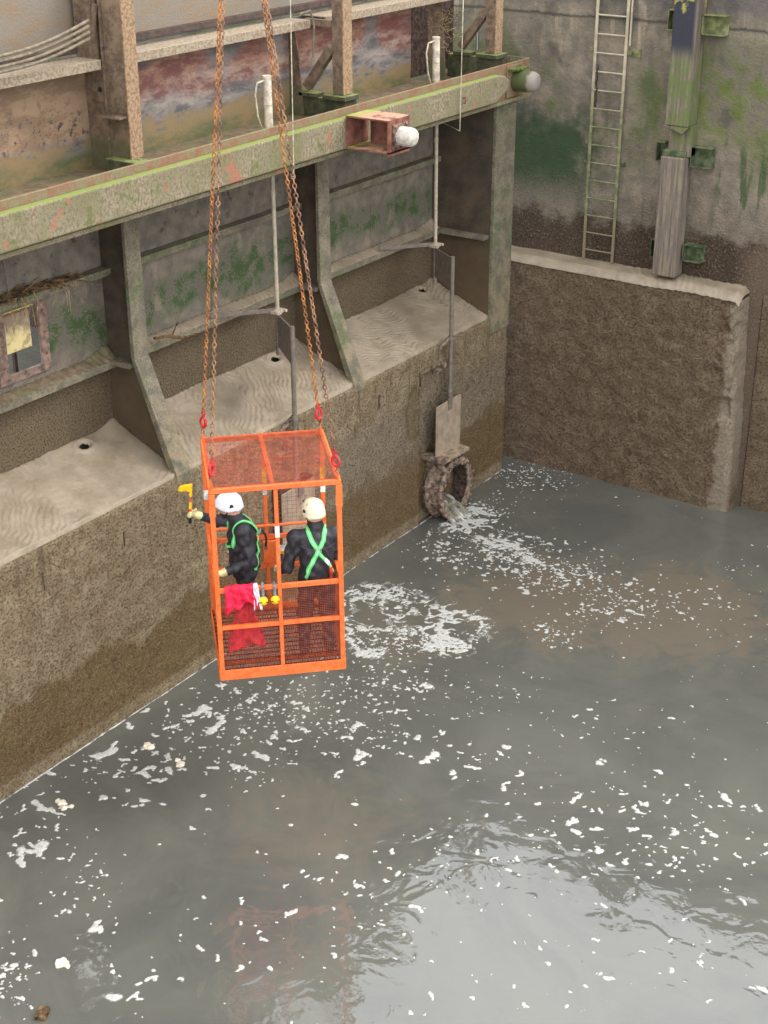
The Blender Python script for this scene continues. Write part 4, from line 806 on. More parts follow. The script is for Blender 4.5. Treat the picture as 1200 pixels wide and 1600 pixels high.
MB(T=Matrix.Translation((2.72, -13.36, .01)) @ Matrix.Rotation(.5, 4, 'Z')).box(-.05, .05, -.07, .07, -.02, .035).build('driftwood', 'twig', bevel=.008)
tag(bpy.data.objects['driftwood'], 'small dark floating block of wood at the bottom left edge', 'driftwood')

# ================================================================== BASKET
BL = Vector((2.062, -9.01, 1.617)); BR = Euler((-.007, -.009, .766)); W, D, H = 1.32, 1.387, 2.1
BM = Matrix.Translation(BL) @ BR.to_matrix().to_4x4()
bk = thing('man_basket', 'orange open-fronted steel mesh man-riding basket hanging on four chains', 'man basket', BL, BR)
hw, hd = W / 2, D / 2; P_ = .05
def bar(name, a, b, w=P_, h=P_, mat='orange_paint', bev=.004): return MB().beam(a, b, w, h).build(name, mat, bk, local=True, bevel=bev)
for sx in (-1, 1):
    for sy in (-1, 1): bar('corner_post', (sx * (hw - .025), sy * (hd - .025), .06), (sx * (hw - .025), sy * (hd - .025), H - .03))
for sy in (-1, 1):
    bar('top_rail', (-hw, sy * (hd - .025), H), (hw, sy * (hd - .025), H)); bar('middle_post', (0, sy * (hd - .025), .06), (0, sy * (hd - .025), H - .03), .04, .04)
for sx in (-1, 1): bar('top_rail', (sx * (hw - .025), -hd + .05, H), (sx * (hw - .025), hd - .05, H))
bar('roof_bar', (-.02, -hd + .05, H - .002), (-.02, hd - .05, H - .002), .045, .045)
for sx in (-1, 1): MB().box(sx * (hw - .025) - .032, sx * (hw - .025) + .032, -hd - .007, -hd + .057, 1.83, H - .031).build('post_sleeve', 'orange_paint', bk, local=True, bevel=.004)
# front rails
yf = -hd + .022; yb = hd - .022
for nm, z, h in (('hand_rail', .985, .05), ('knee_rail', .555, .045)):
    for a, b in ((-hw + .05, -.021), (.021, hw - .05)): bar(nm, (a, yf, z), (b, yf, z), .035, h)
    for sx in (-1, 1): bar(nm, (sx * (hw - .02), -hd + .05, z), (sx * (hw - .02), hd - .05, z), .035, h)
for z, h in ((.90, .05), (.54, .045)):
    for a, b in ((-hw + .05, -.021), (.021, hw - .05)): bar('hand_rail' if z > .7 else 'knee_rail', (a, yb, z), (b, yb, z), .035, h)
MB().tube([(-hw + .05, yb - .03, 1.05), (hw - .05, yb - .03, 1.05)], .018, 8).build('grab_rail', 'orange_paint', bk, local=True, smooth='auto')
# toe boards / floor
MB().box(-hw, hw, -hd - .004, -hd + .012, -.06, .06).build('toe_board', 'orange_paint', bk, local=True, bevel=.004)
MB().box(-hw, hw, hd - .012, hd + .004, -.06, .06).build('toe_board', 'orange_paint', bk, local=True, bevel=.004)
for sx in (-1, 1): MB().box(sx * hw - .008, sx * hw + .008, -hd + .013, hd - .013, -.06, .06).build('toe_board', 'orange_paint', bk, local=True, bevel=.004)
fl = MB()
for i in range(44):
    x = -hw + .02 + i * (W - .04) / 43; fl.box(x - .0025, x + .0025, -hd + .014, hd - .014, -.025, .005)
for i in range(15):
    y = -hd + .04 + i * (D - .08) / 14; fl.box(-hw + .01, hw - .01, y - .004, y + .004, -.02, -.004)
tag(fl.build('floor_grating', 'floor_red', bk, local=True), None, None, kind='stuff')
for y in (-.35, .35): MB().box(-hw + .01, hw - .01, y - .03, y + .03, -.058, -.03).build('floor_beam', 'orange_paint', bk, local=True)
# skid / fork pockets under the floor
# mesh panels
def mesh_panel(o0, eu, ev, nu, nv, lu, lv, nrm, w=.0028):
    m = MB(); o0, eu, ev, nrm = map(Vector, (o0, eu, ev, nrm))
    for i in range(nu + 1):
        p = o0 + eu * (lu * i / nu); m.beam(p, p + ev * lv, w, w, nrm)
    for j in range(nv + 1):
        p = o0 + ev * (lv * j / nv) + nrm * .0032; m.beam(p, p + eu * lu, w, w, nrm)
    return tag(m.build('mesh_panel', 'mesh_orange', bk, local=True), None, None, kind='stuff')
du = W - .05
mesh_panel((-du / 2, -hd + .03, H + .028), (1, 0, 0), (0, 1, 0), 84, 58, du, D - .06, (0, 0, 1), .0025)
mesh_panel((-du / 2, -hd + .045, .06), (1, 0, 0), (0, 0, 1), 64, 46, du, .92, (0, -1, 0), .0026)
mesh_panel((-du / 2, hd - .004, .06), (1, 0, 0), (0, 0, 1), 26, 42, du, H - .09, (0, 1, 0), .0026)
for sx in (-1, 1): mesh_panel((sx * (hw - .045), -hd + .03, .06), (0, 1, 0), (0, 0, 1), 64, 46, D - .06, .92, (sx, 0, 0), .0026)
# gate hardware
MB().box(-.05, .12, yb - .06, yb - .02, .60, .87).build('latch_box', 'orange_paint', bk, local=True, bevel=.006)
MB().box(.10, .26, yb - .05, yb - .03, .70, .80).build('notice_plate', 'white_tape', bk, local=True)
MB().box(.10, .26, yb - .052, yb - .05, .70, .735).build('notice_stripe', 'amber_tape', bk, local=True)
def tape(x, y, z0, z1, mat='white_tape', w=.054): MB().box(x - w / 2, x + w / 2, y - w / 2, y + w / 2, z0, z1).build('reflective_tape', mat, bk, local=True)
tape(-hw + .025, yb - .003, 1.42, 1.53); tape(0, yb - .003, 1.42, 1.48, w=.045); tape(hw - .025, yb - .003, 1.40, 1.47); tape(0, yf - .003, 1.55, 1.67, w=.045)
tape(0, yb - .003, 1.56, 1.72, 'amber_tape', .045); tape(hw - .025, yb - .003, 1.56, 1.70, 'amber_tape')
for sx in (-1, 1):
    for sy in (-1, 1):
        MB().box(sx * (hw - .03) - .006, sx * (hw - .03) + .006, sy * (hd - .03) - .03, sy * (hd - .03) + .03, H + .02, H + .10).build('lifting_lug', 'orange_paint', bk, local=True)

# chains
def torus_link(L=.0585, Wd=.046, r=.0068, seg=16, k=6):
    pts = []; a = (Wd / 2 - r); b = L / 2 - r; st_ = b - a
    for i in range(seg):
        t = 2 * math.pi * i / seg; x = a * math.cos(t); z = a * math.sin(t) + (st_ if math.sin(t) > 0 else -st_); pts.append((x, z, math.cos(t), math.sin(t)))
    V = []; F = []
    for x, z, cx, cz in pts:
        for j in range(k):
            u = 2 * math.pi * j / k; V.append((x + cx * r * math.cos(u), r * math.sin(u), z + cz * r * math.cos(u)))
    for i in range(seg):
        for j in range(k): F.append((i * k + j, ((i + 1) % seg) * k + j, ((i + 1) % seg) * k + (j + 1) % k, i * k + (j + 1) % k))
    return V, F
LV, LF = torus_link(); link_mesh = {}
for mname in ('rust_chain', 'dark_chain'):
    me = bpy.data.meshes.new('link'); me.from_pydata(LV, [], LF); me.materials.append(M[mname]); me.polygons.foreach_set('use_smooth', [True] * len(LF)); link_mesh[mname] = me
def hook_mesh(parent, T):
    m = MB(T=T); s_ = []
    for i in range(15):      # the bowl: teardrop nearly closed
        t = math.pi * 2 * i / 14; rr_ = .042 * (1 + .35 * max(0, math.sin(t)) ** 3); s_.append((rr_ * math.cos(t), 0, .0 + rr_ * 1.15 * math.sin(t)))
    m.tube(s_, [.012 + .006 * (math.sin(math.pi * 2 * i / 14 - 2.2) > 0) for i in range(15)], 8)
    m.tube([(0, 0, .055), (0, 0, .08), (.0, 0, .10)], [.015, .017, .013], 8)
    m.tube([(.022, 0, .10), (.02, 0, .125), (0, 0, .137), (-.02, 0, .125), (-.022, 0, .10), (0, 0, .09), (.022, 0, .10)], .008, 6)
    m.build('hook', 'red_hook', parent, smooth='auto')
apexL = BM @ Vector((-.10, 0, H + 6.0)); apexR = BM @ Vector((-.04, 0, H + 6.4))
clabs = {(-1, 1): ('rust orange lifting chain to the back left corner of the basket', 'rust_chain'), (-1, -1): ('dark brown lifting chain to the front left corner of the basket', 'dark_chain'),
         (1, 1): ('rust orange lifting chain to the back right corner of the basket', 'rust_chain'), (1, -1): ('dark brown lifting chain to the front right corner of the basket', 'dark_chain')}
for (sx, sy), (lb, mt) in clabs.items():
    A = BM @ Vector((sx * (hw - .03), sy * (hd - .03), H + .085)); B = apexL if sx < 0 else apexR
    t = thing('lifting_chain', lb, 'chain', A, group='four lifting chains of the basket')
    d = (B - A); Ln = d.length; d.normalize(); q = d.to_track_quat('Z', 'X')
    inv = root_matrix(t).inverted()
    p = .0445; nlink = int((Ln - .30) / p); nlink = min(nlink, 290)
    sag = .0
    def put(s0, i, me):
        o = bpy.data.objects.new('link', me); COL.objects.link(o); o.parent = t
        pos = A + d * s0; o.location = inv @ pos; o.rotation_euler = (q @ Euler((0, 0, R(90) * (i % 2) + R(20) + .25 * math.sin(i * .13))).to_quaternion()).to_euler()
    for i in range(2): put(.02 + i * p, i, link_mesh['dark_chain'])
    hook_mesh(t, Matrix.Translation(A + d * .125) @ q.to_matrix().to_4x4())
    for i in range(nlink): put(.27 + i * p, i, link_mesh[mt])
# master link and crane hook above the frame
ct = thing('crane_hook', 'crane hook and master link carrying the four chains above the basket', 'crane hook', tuple((apexL + apexR) / 2))
c_ = (apexL + apexR) / 2; m = MB(T=Matrix.Translation(c_ + Vector((0, 0, .15)))); m.tube([(.12 * math.cos(t), 0, .2 * math.sin(t)) for t in np.linspace(0, 2 * math.pi, 24)], .02, 8); m.build('master_link', 'dark_steel', ct, smooth=True)
m = MB(T=Matrix.Translation(c_ + Vector((0, 0, .35)))); m.tube([(.0, 0, .5), (0, 0, .25), (.07, 0, .15), (.10, 0, .03), (.06, 0, -.06), (-.02, 0, -.08), (-.09, 0, -.02), (-.10, 0, .06)], [.05, .045, .045, .045, .04, .035, .025, .01], 10); m.build('hook_body', 'tool_yellow', ct, smooth=True)
MB().tube([c_ + Vector((0, 0, .8)), c_ + Vector((0, 0, 14))], .016, 8).build('hoist_rope', 'dark_steel', ct)

# ================================================================== PEOPLE
def snap(f, p, off=.006, it=8):
    p = np.array(p, float)
    for _ in range(it):
        e = 1e-3; d = f(p[None])[0]; g = np.array([(f((p + np.eye(3)[i] * e)[None])[0] - d) / e for i in range(3)]); g /= max(np.linalg.norm(g), 1e-6)
        p = p - (d - off) * g
    return p, g
def strap(f, pts, w, name, mat, parent, off=.007, n=28, th=.004):
    pts = [np.array(p, float) for p in pts]; L = [0]
    for a, b in zip(pts[:-1], pts[1:]): L.append(L[-1] + np.linalg.norm(b - a))
    cs = []; ns = []
    for t in np.linspace(0, L[-1], n):
        c = np.array([np.interp(t, L, [p[k] for p in pts]) for k in range(3)]); q, g = snap(f, c, off); cs.append(q); ns.append(g)
    V = []; F = []
    for i in range(n):
        d = cs[min(i + 1, n - 1)] - cs[max(i - 1, 0)]; d /= max(np.linalg.norm(d), 1e-6); sdv = np.cross(d, ns[i]); sdv /= max(np.linalg.norm(sdv), 1e-6)
        for a, b in ((-1, 0), (1, 0), (1, 1), (-1, 1)): V.append(tuple(cs[i] + sdv * (w / 2 * a) + ns[i] * (th * b)))
    for i in range(n - 1):
        for k in range(4): F.append((i * 4 + k, i * 4 + (k + 1) % 4, (i + 1) * 4 + (k + 1) % 4, (i + 1) * 4 + k))
    F += [(0, 1, 2, 3), tuple(range((n - 1) * 4, n * 4))[::-1]]
    m = MB(); m.raw(V, F); return m.build(name, mat, parent, local=True, smooth='auto')
def arm_hand(D_, sh, el, wr, hd_dir, palm_n, curl, r=(.062, .046, .033)):
    """adds arm and a hand with five fingers; returns sdf pieces"""
    return
def person_sdf(c):
    J = {k: np.array(v, float) for k, v in c.items() if k not in ('fing',)}
    def f(P):
        d = sd_ell(P, J['chest'], (.19, .158, .21), c['yaw'][0]); 
        d = smin(d, sd_ell(P, J['belly'], (.172, .158, .18), c['yaw'][0]), .08)
        d = smin(d, sd_ell(P, J['pelvis'], (.178, .155, .14), c['yaw'][0]), .07)
        d = smin(d, sd_cap(P, J['shL'], J['shR'], .075, .075), .07)
        d = smin(d, sd_cap(P, J['neck'], J['head'], .072, .06), .05); d = smin(d, sd_cap(P, J['neck'], J['neck'] + (J['head'] - J['neck']) * .45, .086, .080), .01)
        for s_ in 'LR':
            d = smin(d, sd_cap(P, J['sh' + s_], J['el' + s_], .078, .062), .045)
            d = smin(d, sd_cap(P, J['el' + s_], J['wr' + s_], .062, .040), .02)
            d = smin(d, sd_cap(P, J['hip' + s_], J['kn' + s_], .104, .08), .05)
            d = smin(d, sd_cap(P, J['kn' + s_], J['an' + s_], .078, .056), .03)
            ft = J['an' + s_] + J['fwd'] * .15; ft[2] = J['an' + s_][2] - .045
            a2 = J['an' + s_].copy(); a2[2] -= .04
            d = smin(d, sd_cap(P, a2, ft, .048, .04), .03)
        hd0 = J['head']
        d = smin(d, sd_ell(P, hd0 + np.array([0, 0, .02]), (.088, .075, .115), c['hyaw'][0]), .03)
        fw = J['face']; d = smin(d, np.linalg.norm(P - (hd0 + fw * .098 + np.array([0, 0, -.005])), axis=1) - .014, .018)      # nose
        d = smin(d, sd_ell(P, hd0 + fw * .055 + np.array([0, 0, -.07]), (.042, .042, .038)), .03)                             # jaw
        side = np.array([-fw[1], fw[0], 0])
        for s_ in (-1, 1):
            d = smin(d, sd_ell(P, hd0 + side * (.078 * s_) + np.array([0, 0, .0]), (.018, .018, .03)), .01)                      # ears
            d = np.maximum(d, -(np.linalg.norm(P - (hd0 + fw * .09 + side * .032 * s_ + np.array([0, 0, .022])), axis=1) - .012))    # eye sockets
        d = np.maximum(d, -sd_ell(P, hd0 + fw * .100 + np.array([0, 0, -.045]), (.012, .02, .004), c['hyaw'][0]))             # mouth
        # suit folds away from the head
        fold = .006 * np.sin(P[:, 2] * 44 + 5 * np.sin(P[:, 0] * 11 + 1) + 4 * np.sin(P[:, 1] * 13)) + .004 * np.sin(P[:, 0] * 60 + P[:, 2] * 33 + 2)
        d = d + fold * np.clip((J['neck'][2] - P[:, 2]) / .12, 0, 1)
        for ch in c['fing']:
            for (a, b, ra, rb) in ch: d = smin(d, sd_cap(P, a, b, ra, rb), .008)
        return d
    return f
def make_hand(wr, dirn, nrm, thumb, curl):
    """wrist, direction to knuckles, palm normal (towards what is held), thumb side, curl angle per joint -> capsules"""
    wr = np.array(wr, float); d = np.array(dirn, float); d /= np.linalg.norm(d); n_ = np.array(nrm, float); n_ -= d * (n_ @ d); n_ /= np.linalg.norm(n_); s_ = np.cross(d, n_)
    if s_ @ np.array(thumb) < 0: s_ = -s_
    out = [[(wr, wr + d * .05 + s_ * .012, .034, .03), (wr, wr + d * .085 - s_ * .02, .03, .022), (wr + d * .02, wr + d * .085 + s_ * .022, .026, .021)]]
    for k, (o_, L) in enumerate(((.030, .072), (.010, .080), (-.010, .075), (-.030, .060))):
        b = wr + d * .088 + s_ * o_; a = curl * .35; seg = []
        for j in range(3):
            l = L * (.45, .32, .25)[j]; a += curl; e = b + (d * math.cos(a) + n_ * math.sin(a)) * l; seg.append((b, e, .0112 - .001 * j, .0105 - .001 * j)); b = e
        out.append(seg)
    b = wr + d * .03 + s_ * .03; e = b + (d * .5 + s_ * .8 + n_ * .3) * .045; e2 = e + (d * .5 + n_ * .85 - s_ * .1) * .035; out.append([(b, e, .015, .012), (e, e2, .012, .010)])
    return out
def build_person(name, lab, c, h=.0095):
    f = person_sdf(c); t = bpy.data.objects.new(name, None); COL.objects.link(t); base = BM @ Vector((c['pelvis'][0], c['pelvis'][1], .01))
    t.location = base; t.rotation_euler = BR; t['label'] = lab; t['category'] = 'person'
    off = np.array([c['pelvis'][0], c['pelvis'][1], .01])
    pts = np.array([v for k, v in c.items() if k not in ('fing', 'yaw', 'hyaw', 'fwd', 'face')]); lo = pts.min(0) - .2; hi = pts.max(0) + .2; lo[2] = 0.0
    V, F = surface_nets(f, lo, hi, h)
    o = npmesh('body', V - off, F, None, t); me = o.data
    for k in ('suit_black', 'skin', 'glove_cream', 'suit_seam'): me.materials.append(M[k])
    fc = V[F].mean(1); mi = np.zeros(len(F), int); hd_ = np.array(c['head']); nk = np.array(c['neck'])
    mi[(np.linalg.norm(fc - (hd_ + [0, 0, .03]), axis=1) < .165) & (fc[:, 2] > nk[2] + .085)] = 1
    for s_ in 'LR':
        wr = np.array(c['wr' + s_]); el = np.array(c['el' + s_]); ax = (wr - el) / np.linalg.norm(wr - el)
        mi[(np.linalg.norm(fc - wr, axis=1) < .20) & (((fc - wr) @ ax) > -.035)] = 2
    me.polygons.foreach_set('material_index', mi.astype(np.int32))
    g = lambda P: f(P)
    return t, f, off
def helmet(t, off, c, mat, marks, vents=True):
    hd0 = np.array(c['head']) + np.array([0, 0, .055]) - off; yaw = c['hyaw'][0]; tl = c.get('tilt', [0])[0] if isinstance(c.get('tilt', 0), (list, tuple)) else 0
    T = Matrix.Translation(Vector(hd0)) @ Matrix.Rotation(yaw, 4, 'Z') @ Matrix.Rotation(R(6), 4, 'Y')      # +x of helmet = face direction
    rings = []; n = 28
    V = []; F = []
    lv = [(-.035, 1.03), (-.03, 1.07), (-.005, 1.05), (.02, 1.01), (.05, .93), (.075, .80), (.095, .60), (.108, .34), (.112, .0)]
    for z, s_ in lv:
        for k in range(n):
            a = 2 * math.pi * k / n; bx_ = .142 if math.cos(a) > 0 else .138; lobe = 1 + .012 * math.cos(4 * a) * (s_ > .5)
            x = bx_ * math.cos(a) * s_ * lobe; y = .112 * math.sin(a) * s_ * lobe
            zz = z + (.016 if z < 0 else 0) * (math.cos(a)) - (.03 if z < .01 else 0) * (abs(math.sin(a)) ** 3) + (-.02 if z < 0 and math.cos(a) < -.5 else 0)
            V.append((x, y, zz))
    m = len(lv)
    for i in range(m - 1):
        for k in range(n): F.append((i * n + k, i * n + (k + 1) % n, (i + 1) * n + (k + 1) % n, (i + 1) * n + k))
    # inner shell to give thickness
    k0 = len(V); V += [(x * .93, y * .93, z + .002) for x, y, z in V[:n]]; k1 = len(V); V.append((0, 0, .09))
    for k in range(n): F.append((k, k0 + k, k0 + (k + 1) % n, (k + 1) % n)); F.append((k0 + k, k1, k0 + (k + 1) % n))
    hs_ = MB(T=T).raw(V, F).build('helmet', mat, t, local=True, smooth=True)
    # ridge, vents, clips
    MB(T=T).tube([(.13 * math.cos(a), 0, .103 * math.sin(a) + .008) for a in np.linspace(.35, 2.7, 12)], .008, 6).build('helmet_ridge', mat, hs_, local=True, smooth=True)
    for sy in (-1, 1):
        for i in range(4 if vents and sy > 0 else 0):
            a = .55 + i * .28 if vents else 1.0 + i * .9; x = .075 - .04 * i; z = .074 - .002 * i
            T2 = T @ Matrix.Translation((x, sy * .076, z)) @ Matrix.Rotation(-sy * .75, 4, 'X') @ Matrix.Rotation(.5, 4, 'Y'); MB(T=T2).box(-.006, .006, -.012, .012, -.006, .010).build('vent', 'black_plastic', hs_, local=True)
        T2 = T @ Matrix.Translation((-.03, sy * .114, .0)); MB(T=T2).prism([(-.022, -.01), (.022, -.016), (.012, .018), (-.012, .018)], 1, -.007, .007).build('clip', 'black_plastic', hs_, local=True)
    # chin strap
    fw = np.array(c['face']); side = np.array([-fw[1], fw[0], 0]); h0 = np.array(c['head']) - off
    for s_ in (-1, 1): MB().tube([h0 + side * .09 * s_ + [0, 0, .05], h0 + side * .082 * s_ + fw * .02 + [0, 0, -.03], h0 + side * .035 * s_ + fw * .06 + [0, 0, -.11], h0 + fw * .07 + [0, 0, -.115]], .006, 5).build('chin_strap', 'black_plastic', hs_, local=True, smooth=True)
    return hs_
A_ = np.array
# --- worker 1: left, facing left (-u), far arm out holding the tool, near hand on the side rail
c1 = dict(chest=(-.315, .0, 1.24), belly=(-.30, .0, 1.03), pelvis=(-.30, .0, .90), neck=(-.365, .0, 1.46), head=(-.43, .01, 1.60), shL=(-.31, -.17, 1.39), shR=(-.345, .17, 1.39),
          elL=(-.24, -.24, 1.07), wrL=(-.545, -.27, .985), elR=(-.56, .20, 1.36), wrR=(-.755, .12, 1.49), hipL=(-.30, -.09, .86), hipR=(-.30, .09, .86), knL=(-.33, -.12, .46), knR=(-.31, .11, .47), anL=(-.29, -.13, .09), anR=(-.29, .12, .09),
          fwd=(-1, 0, 0), face=(-.98, .1, 0), yaw=(math.pi / 2 + .0,), hyaw=(math.pi - .1,))
c1['fing'] = make_hand(c1['wrL'], (-1, -.1, -.15), (0, .2, -1), (0, .9, 0), .75) + make_hand(c1['wrR'], (-.75, -.1, .35), (-.3, -.9, 0), (-.2, 0, 1), .8)
p1, f1, off1 = build_person('person', 'worker in black drysuit and white helmet facing left and holding a yellow tool', c1)
helmet(p1, off1, c1, 'helmet_white', 0, False)
F1 = lambda P: f1(P + off1)
def S1(pts, w=.045, mat='strap_green', n=28, name='harness_strap', off=.007): return strap(F1, [A_(p) - off1 for p in pts], w, name, mat, p1, off, n)
for mat, w, of in (('strap_green', .046, .007), ('strap_pale', .016, .0115)):
    S1([(-.42, -.13, 1.20), (-.40, -.16, 1.33), (-.33, -.12, 1.49), (-.22, -.05, 1.42), (-.13, 0, 1.30)], w, mat, off=of)
    S1([(-.44, .12, 1.20), (-.43, .14, 1.33), (-.36, .12, 1.49), (-.22, .06, 1.42), (-.13, 0, 1.30)], w, mat, off=of)
    S1([(-.13, 0, 1.30), (-.14, -.08, 1.18), (-.16, -.12, 1.04), (-.2, -.15, .92)], w, mat, off=of)
    S1([(-.46, -.10, 1.19), (-.47, 0, 1.17), (-.46, .10, 1.19)], w * .8, mat, off=of)
MB().tube([A_((-.125 + .028 * math.sin(t) * .3, .03 * math.cos(t), 1.30 + .03 * math.sin(t))) - off1 for t in np.linspace(0, 6.28, 14)], .005, 6).build('back_ring', 'metal_ring', p1, local=True)
MB().tube([A_((-.10, .01, 1.31)) - off1, A_((-.07, -.01, 1.27)) - off1, A_((-.06, -.02, 1.20)) - off1, A_((-.07, -.02, 1.13)) - off1], .013, 7).build('lanyard', 'black_plastic', p1, local=True, smooth=True)
MB().tube([A_((-.07, -.02, 1.13)) - off1, A_((-.07, -.02, 1.09)) - off1], .016, 8).build('carabiner', 'metal_ring', p1, local=True)
MB().tube([A_((-.475 + .0, -.11 + .028 * math.cos(t), 1.14 + .028 * math.sin(t))) - off1 for t in np.linspace(0, 6.28, 12)], .006, 6).build('chest_ring', 'metal_ring', p1, local=True)
MB().tube([A_((-.26, -.195, 1.10)) - off1, A_((-.27, -.30, 1.12)) - off1], .016, 8).build('arm_valve', 'black_plastic', p1, local=True)
# yellow hand tool held by worker 1
tl = thing('hand_tool', 'yellow hand tool with fan-shaped blade held up outside the basket', 'hand tool', tuple(BM @ Vector((-.835, .10, 1.42))))
wb = lambda *p: BM @ Vector(p)
MB().tube([wb(-.842, .08, 1.42), wb(-.838, .08, 1.50)], .018, 8).build('grip_end', 'black_plastic', tl, smooth='auto')
MB().tube([wb(-.838, .08, 1.50), wb(-.832, .08, 1.585)], .017, 8).build('grip', 'tool_red', tl, smooth='auto')
MB().tube([wb(-.832, .08, 1.585), wb(-.822, .085, 1.66)], .015, 8).build('handle', 'tool_yellow', tl, smooth='auto')
MB().tube([wb(-.822, .085, 1.66), wb(-.817, .09, 1.72)], .0155, 8).build('handle_sleeve', 'tool_pink', tl, smooth='auto')
MB().tube([wb(-.817, .09, 1.72), wb(-.805, .09, 1.86)], .016, 8).build('handle', 'tool_yellow', tl, smooth='auto')
T = BM @ Matrix.Translation((-.81, .09, 1.80))
MB(T=T).prism([(.012, .055), (-.05, .058), (-.115, .045), (-.135, .0), (-.10, -.018), (-.05, -.012), (-.01, -.03), (.012, -.03)], 1, -.018, .018).build('blade', 'tool_yellow', tl, bevel=.008)
# --- worker 2: right, back to the viewer (facing +v), leaning slightly forward
c2 = dict(chest=(.43, -.34, 1.23), belly=(.42, -.37, 1.03), pelvis=(.42, -.36, .90), neck=(.43, -.33, 1.46), head=(.415, -.31, 1.60), shL=(.215, -.34, 1.36), shR=(.625, -.34, 1.36),
          elL=(.115, -.36, 1.03), wrL=(.06, -.14, .90), elR=(.645, -.22, 1.08), wrR=(.585, .02, 1.0), hipL=(.33, -.36, .86), hipR=(.51, -.36, .86), knL=(.29, -.33, .46), knR=(.52, -.33, .46), anL=(.26, -.40, .09), anR=(.53, -.40, .09),
          fwd=(0, 1, 0), face=(-.25, .97, 0), yaw=(0,), hyaw=(math.pi / 2 + .26,))
c2['fing'] = make_hand(c2['wrL'], (-.2, 1, -.1), (0, 0, -1), (1, 0, 0), .6) + make_hand(c2['wrR'], (.1, 1, -.1), (0, 0, -1), (-1, 0, 0), .6)
p2, f2, off2 = build_person('person', 'worker in black drysuit and cream helmet standing with back to the viewer', c2)
helmet(p2, off2, c2, 'helmet_cream', 0, True)
F2 = lambda P: f2(P + off2)
def S2(pts, w=.045, mat='strap_green', n=28, name='harness_strap', off=.007): return strap(F2, [A_(p) - off2 for p in pts], w, name, mat, p2, off, n)
RG = (.43, -.51, 1.265)
for mat, w, of in (('strap_green', .046, .007), ('strap_pale', .015, .0115)):
    S2([(.33, -.22, 1.45), (.335, -.36, 1.47), (.37, -.47, 1.36), RG], w, mat, off=of)
    S2([(.53, -.22, 1.45), (.525, -.36, 1.47), (.49, -.47, 1.36), RG], w, mat, off=of)
    S2([RG, (.385, -.52, 1.18), (.32, -.52, 1.06), (.28, -.5, .96)], w, mat, off=of)
    S2([RG, (.48, -.50, 1.17), (.55, -.46, 1.05), (.58, -.42, .96)], w, mat, off=of)
S2([(.49, -.50, 1.15), (.525, -.48, 1.09)], .052, 'white_cloth', 8, 'harness_label', .013)
S2([(.24, -.44, 1.30), (.33, -.48, 1.275), (.43, -.50, 1.27), (.53, -.48, 1.275), (.62, -.44, 1.30)], .012, 'suit_seam', 30, 'yoke_seam', .003)
q, g_ = snap(F2, A_(RG) - off2, .02)
MB().tube([Vector(q) + Vector((.03 * math.cos(t), 0, .032 * math.sin(t))) for t in np.linspace(0, 6.28, 14)], .0055, 6).build('back_ring', 'metal_ring', p2, local=True, smooth=True)
MB().tube([A_((.555, -.475, 1.05)) - off2, A_((.56, -.475, .93)) - off2], .022, 10).build('sheath', 'tool_red', p2, local=True, smooth='auto')

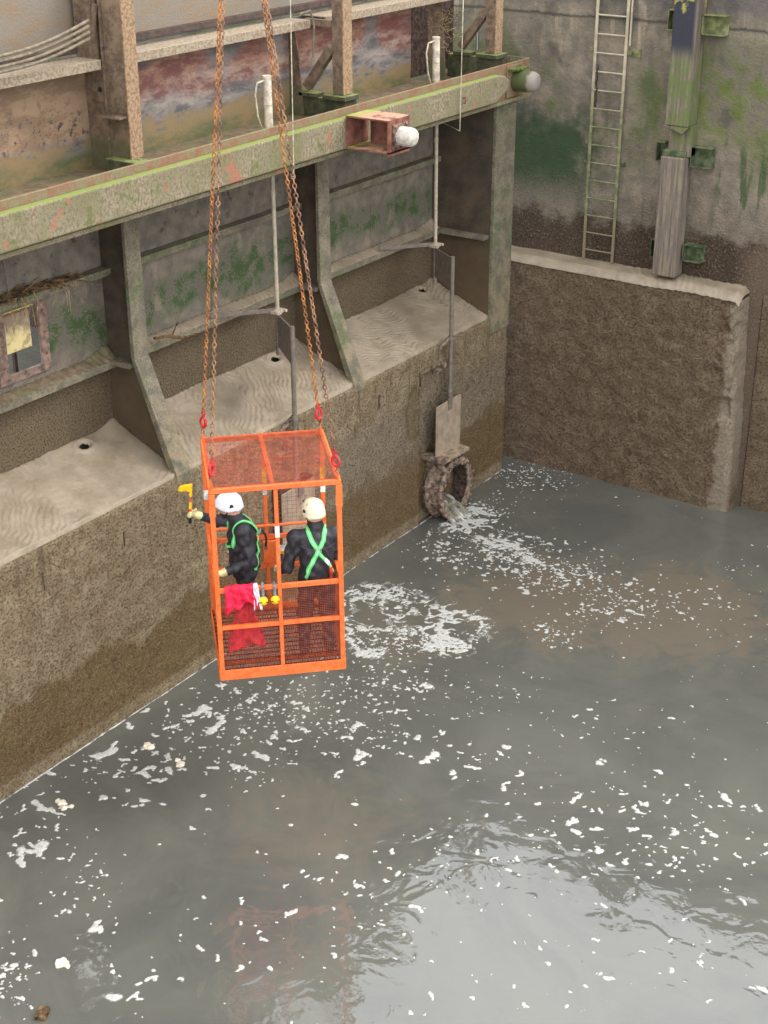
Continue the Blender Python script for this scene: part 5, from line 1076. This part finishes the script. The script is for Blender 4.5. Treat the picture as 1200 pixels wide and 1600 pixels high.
# --- red bag over the rail
def cloth(name, mat, lab, x0, x1, zt, z_out, z_in, seed, parent=None, xin0=None, xin1=None):
    nu, nv = 26, 44; V = []
    for i in range(nu):
        u = i / (nu - 1)
        for j in range(nv):
            v = j / (nv - 1); jag = .05 * math.sin(5.3 * u + seed) + .03 * math.sin(13 * u + seed * 2)
            if v < .34:   # outside flap
                s_ = (.34 - v) / .34; y = yf - .045 - .02 * s_ * (1 + math.sin(9 * u + seed)); z = zt - s_ * (zt - z_out + jag); x = x0 + (x1 - x0) * u + .05 * s_ * (u - .2)
            elif v < .42:
                a = (v - .34) / .08 * math.pi; y = yf - .045 * math.cos(a); z = zt + .018 * math.sin(a); x = x0 + (x1 - x0) * u
            else:
                s_ = (v - .42) / .58; a0, a1 = (xin0 if xin0 is not None else x0), (xin1 if xin1 is not None else x1)
                neck = 1 - .45 * math.exp(-((s_ - .35) / .25) ** 2); xc = (a0 + a1) / 2; hwid = (a1 - a0) / 2 * (.75 + .5 * s_) * neck; x = (x0 + (x1 - x0) * u) * (1 - min(1, s_ * 4)) + (xc + (u * 2 - 1) * hwid) * min(1, s_ * 4)
                y = yf + .045 + .03 * s_ + .02 * math.sin(11 * u + 3 * s_); z = zt - s_ * (zt - z_in + jag * .6)
            y += .010 * math.sin(23 * u + 9 * v + seed) + .006 * math.sin(40 * v + 11 * u); V.append((x, y, z))
    F = [(i * nv + j, (i + 1) * nv + j, (i + 1) * nv + j + 1, i * nv + j + 1) for i in range(nu - 1) for j in range(nv - 1)]
    m = MB(T=BM).raw(V, F); o = m.build(name, mat, parent, smooth=True)
    sm = o.modifiers.new('s', 'SOLIDIFY'); sm.thickness = .004
    return o
rb = cloth('red_bag', 'red_cloth', '', -.56, -.27, 1.015, .80, .25, 1.0, xin0=-.52, xin1=-.2)
tag(rb, 'crumpled bright red fabric bag draped over the basket front rail', 'bag')
wc = cloth('bag_edge', 'white_cloth', '', -.268, -.225, 1.012, .78, .86, 2.0, rb)
# --- ear defenders
for k, (xx, lb) in enumerate(((-.175, 'yellow ear defenders hanging on the rail beside the red bag'),)):
    e = thing('ear_defenders', lb, 'ear defenders', tuple(BM @ Vector((xx + .06, yf, 1.01))))
    for dx in (-.0, .12):
        x = xx + dx + .0
        pts = [(x, yf + .035, .90), (x, yf + .033, .99), (x, yf + .02, 1.022), (x, yf - .02, 1.022), (x, yf - .034, .99), (x, yf - .04, .90)]
        m = MB(T=BM); 
        for a, b in zip(pts[:-1], pts[1:]): m.beam(a, b, .032, .008, (1, 0, 0)) if False else m.tube([a, b], .014, 8)
        m.build('head_band', 'grey_band', e, smooth='auto')
        rim = MB(T=BM @ Matrix.Translation((x, yf - .062, .855)))
        rim.tube([(0, .028, 0), (0, .018, 0), (0, -.005, 0), (0, -.02, 0), (0, -.026, 0)], [.044, .047, .044, .03, .012], 18); rim.build('ear_cup', 'muff_yellow', e, smooth='auto')
        MB(T=BM @ Matrix.Translation((x, yf - .062, .855))).tube([(0, .045, 0), (0, .029, 0)], [.038, .043], 16).build('ear_cushion', 'black_plastic', e, smooth='auto')
        MB(T=BM @ Matrix.Translation((x, yf - .062, .855))).box(-.044, .044, -.024, -.020, -.004, .004).build('cup_seam', 'black_plastic', e)
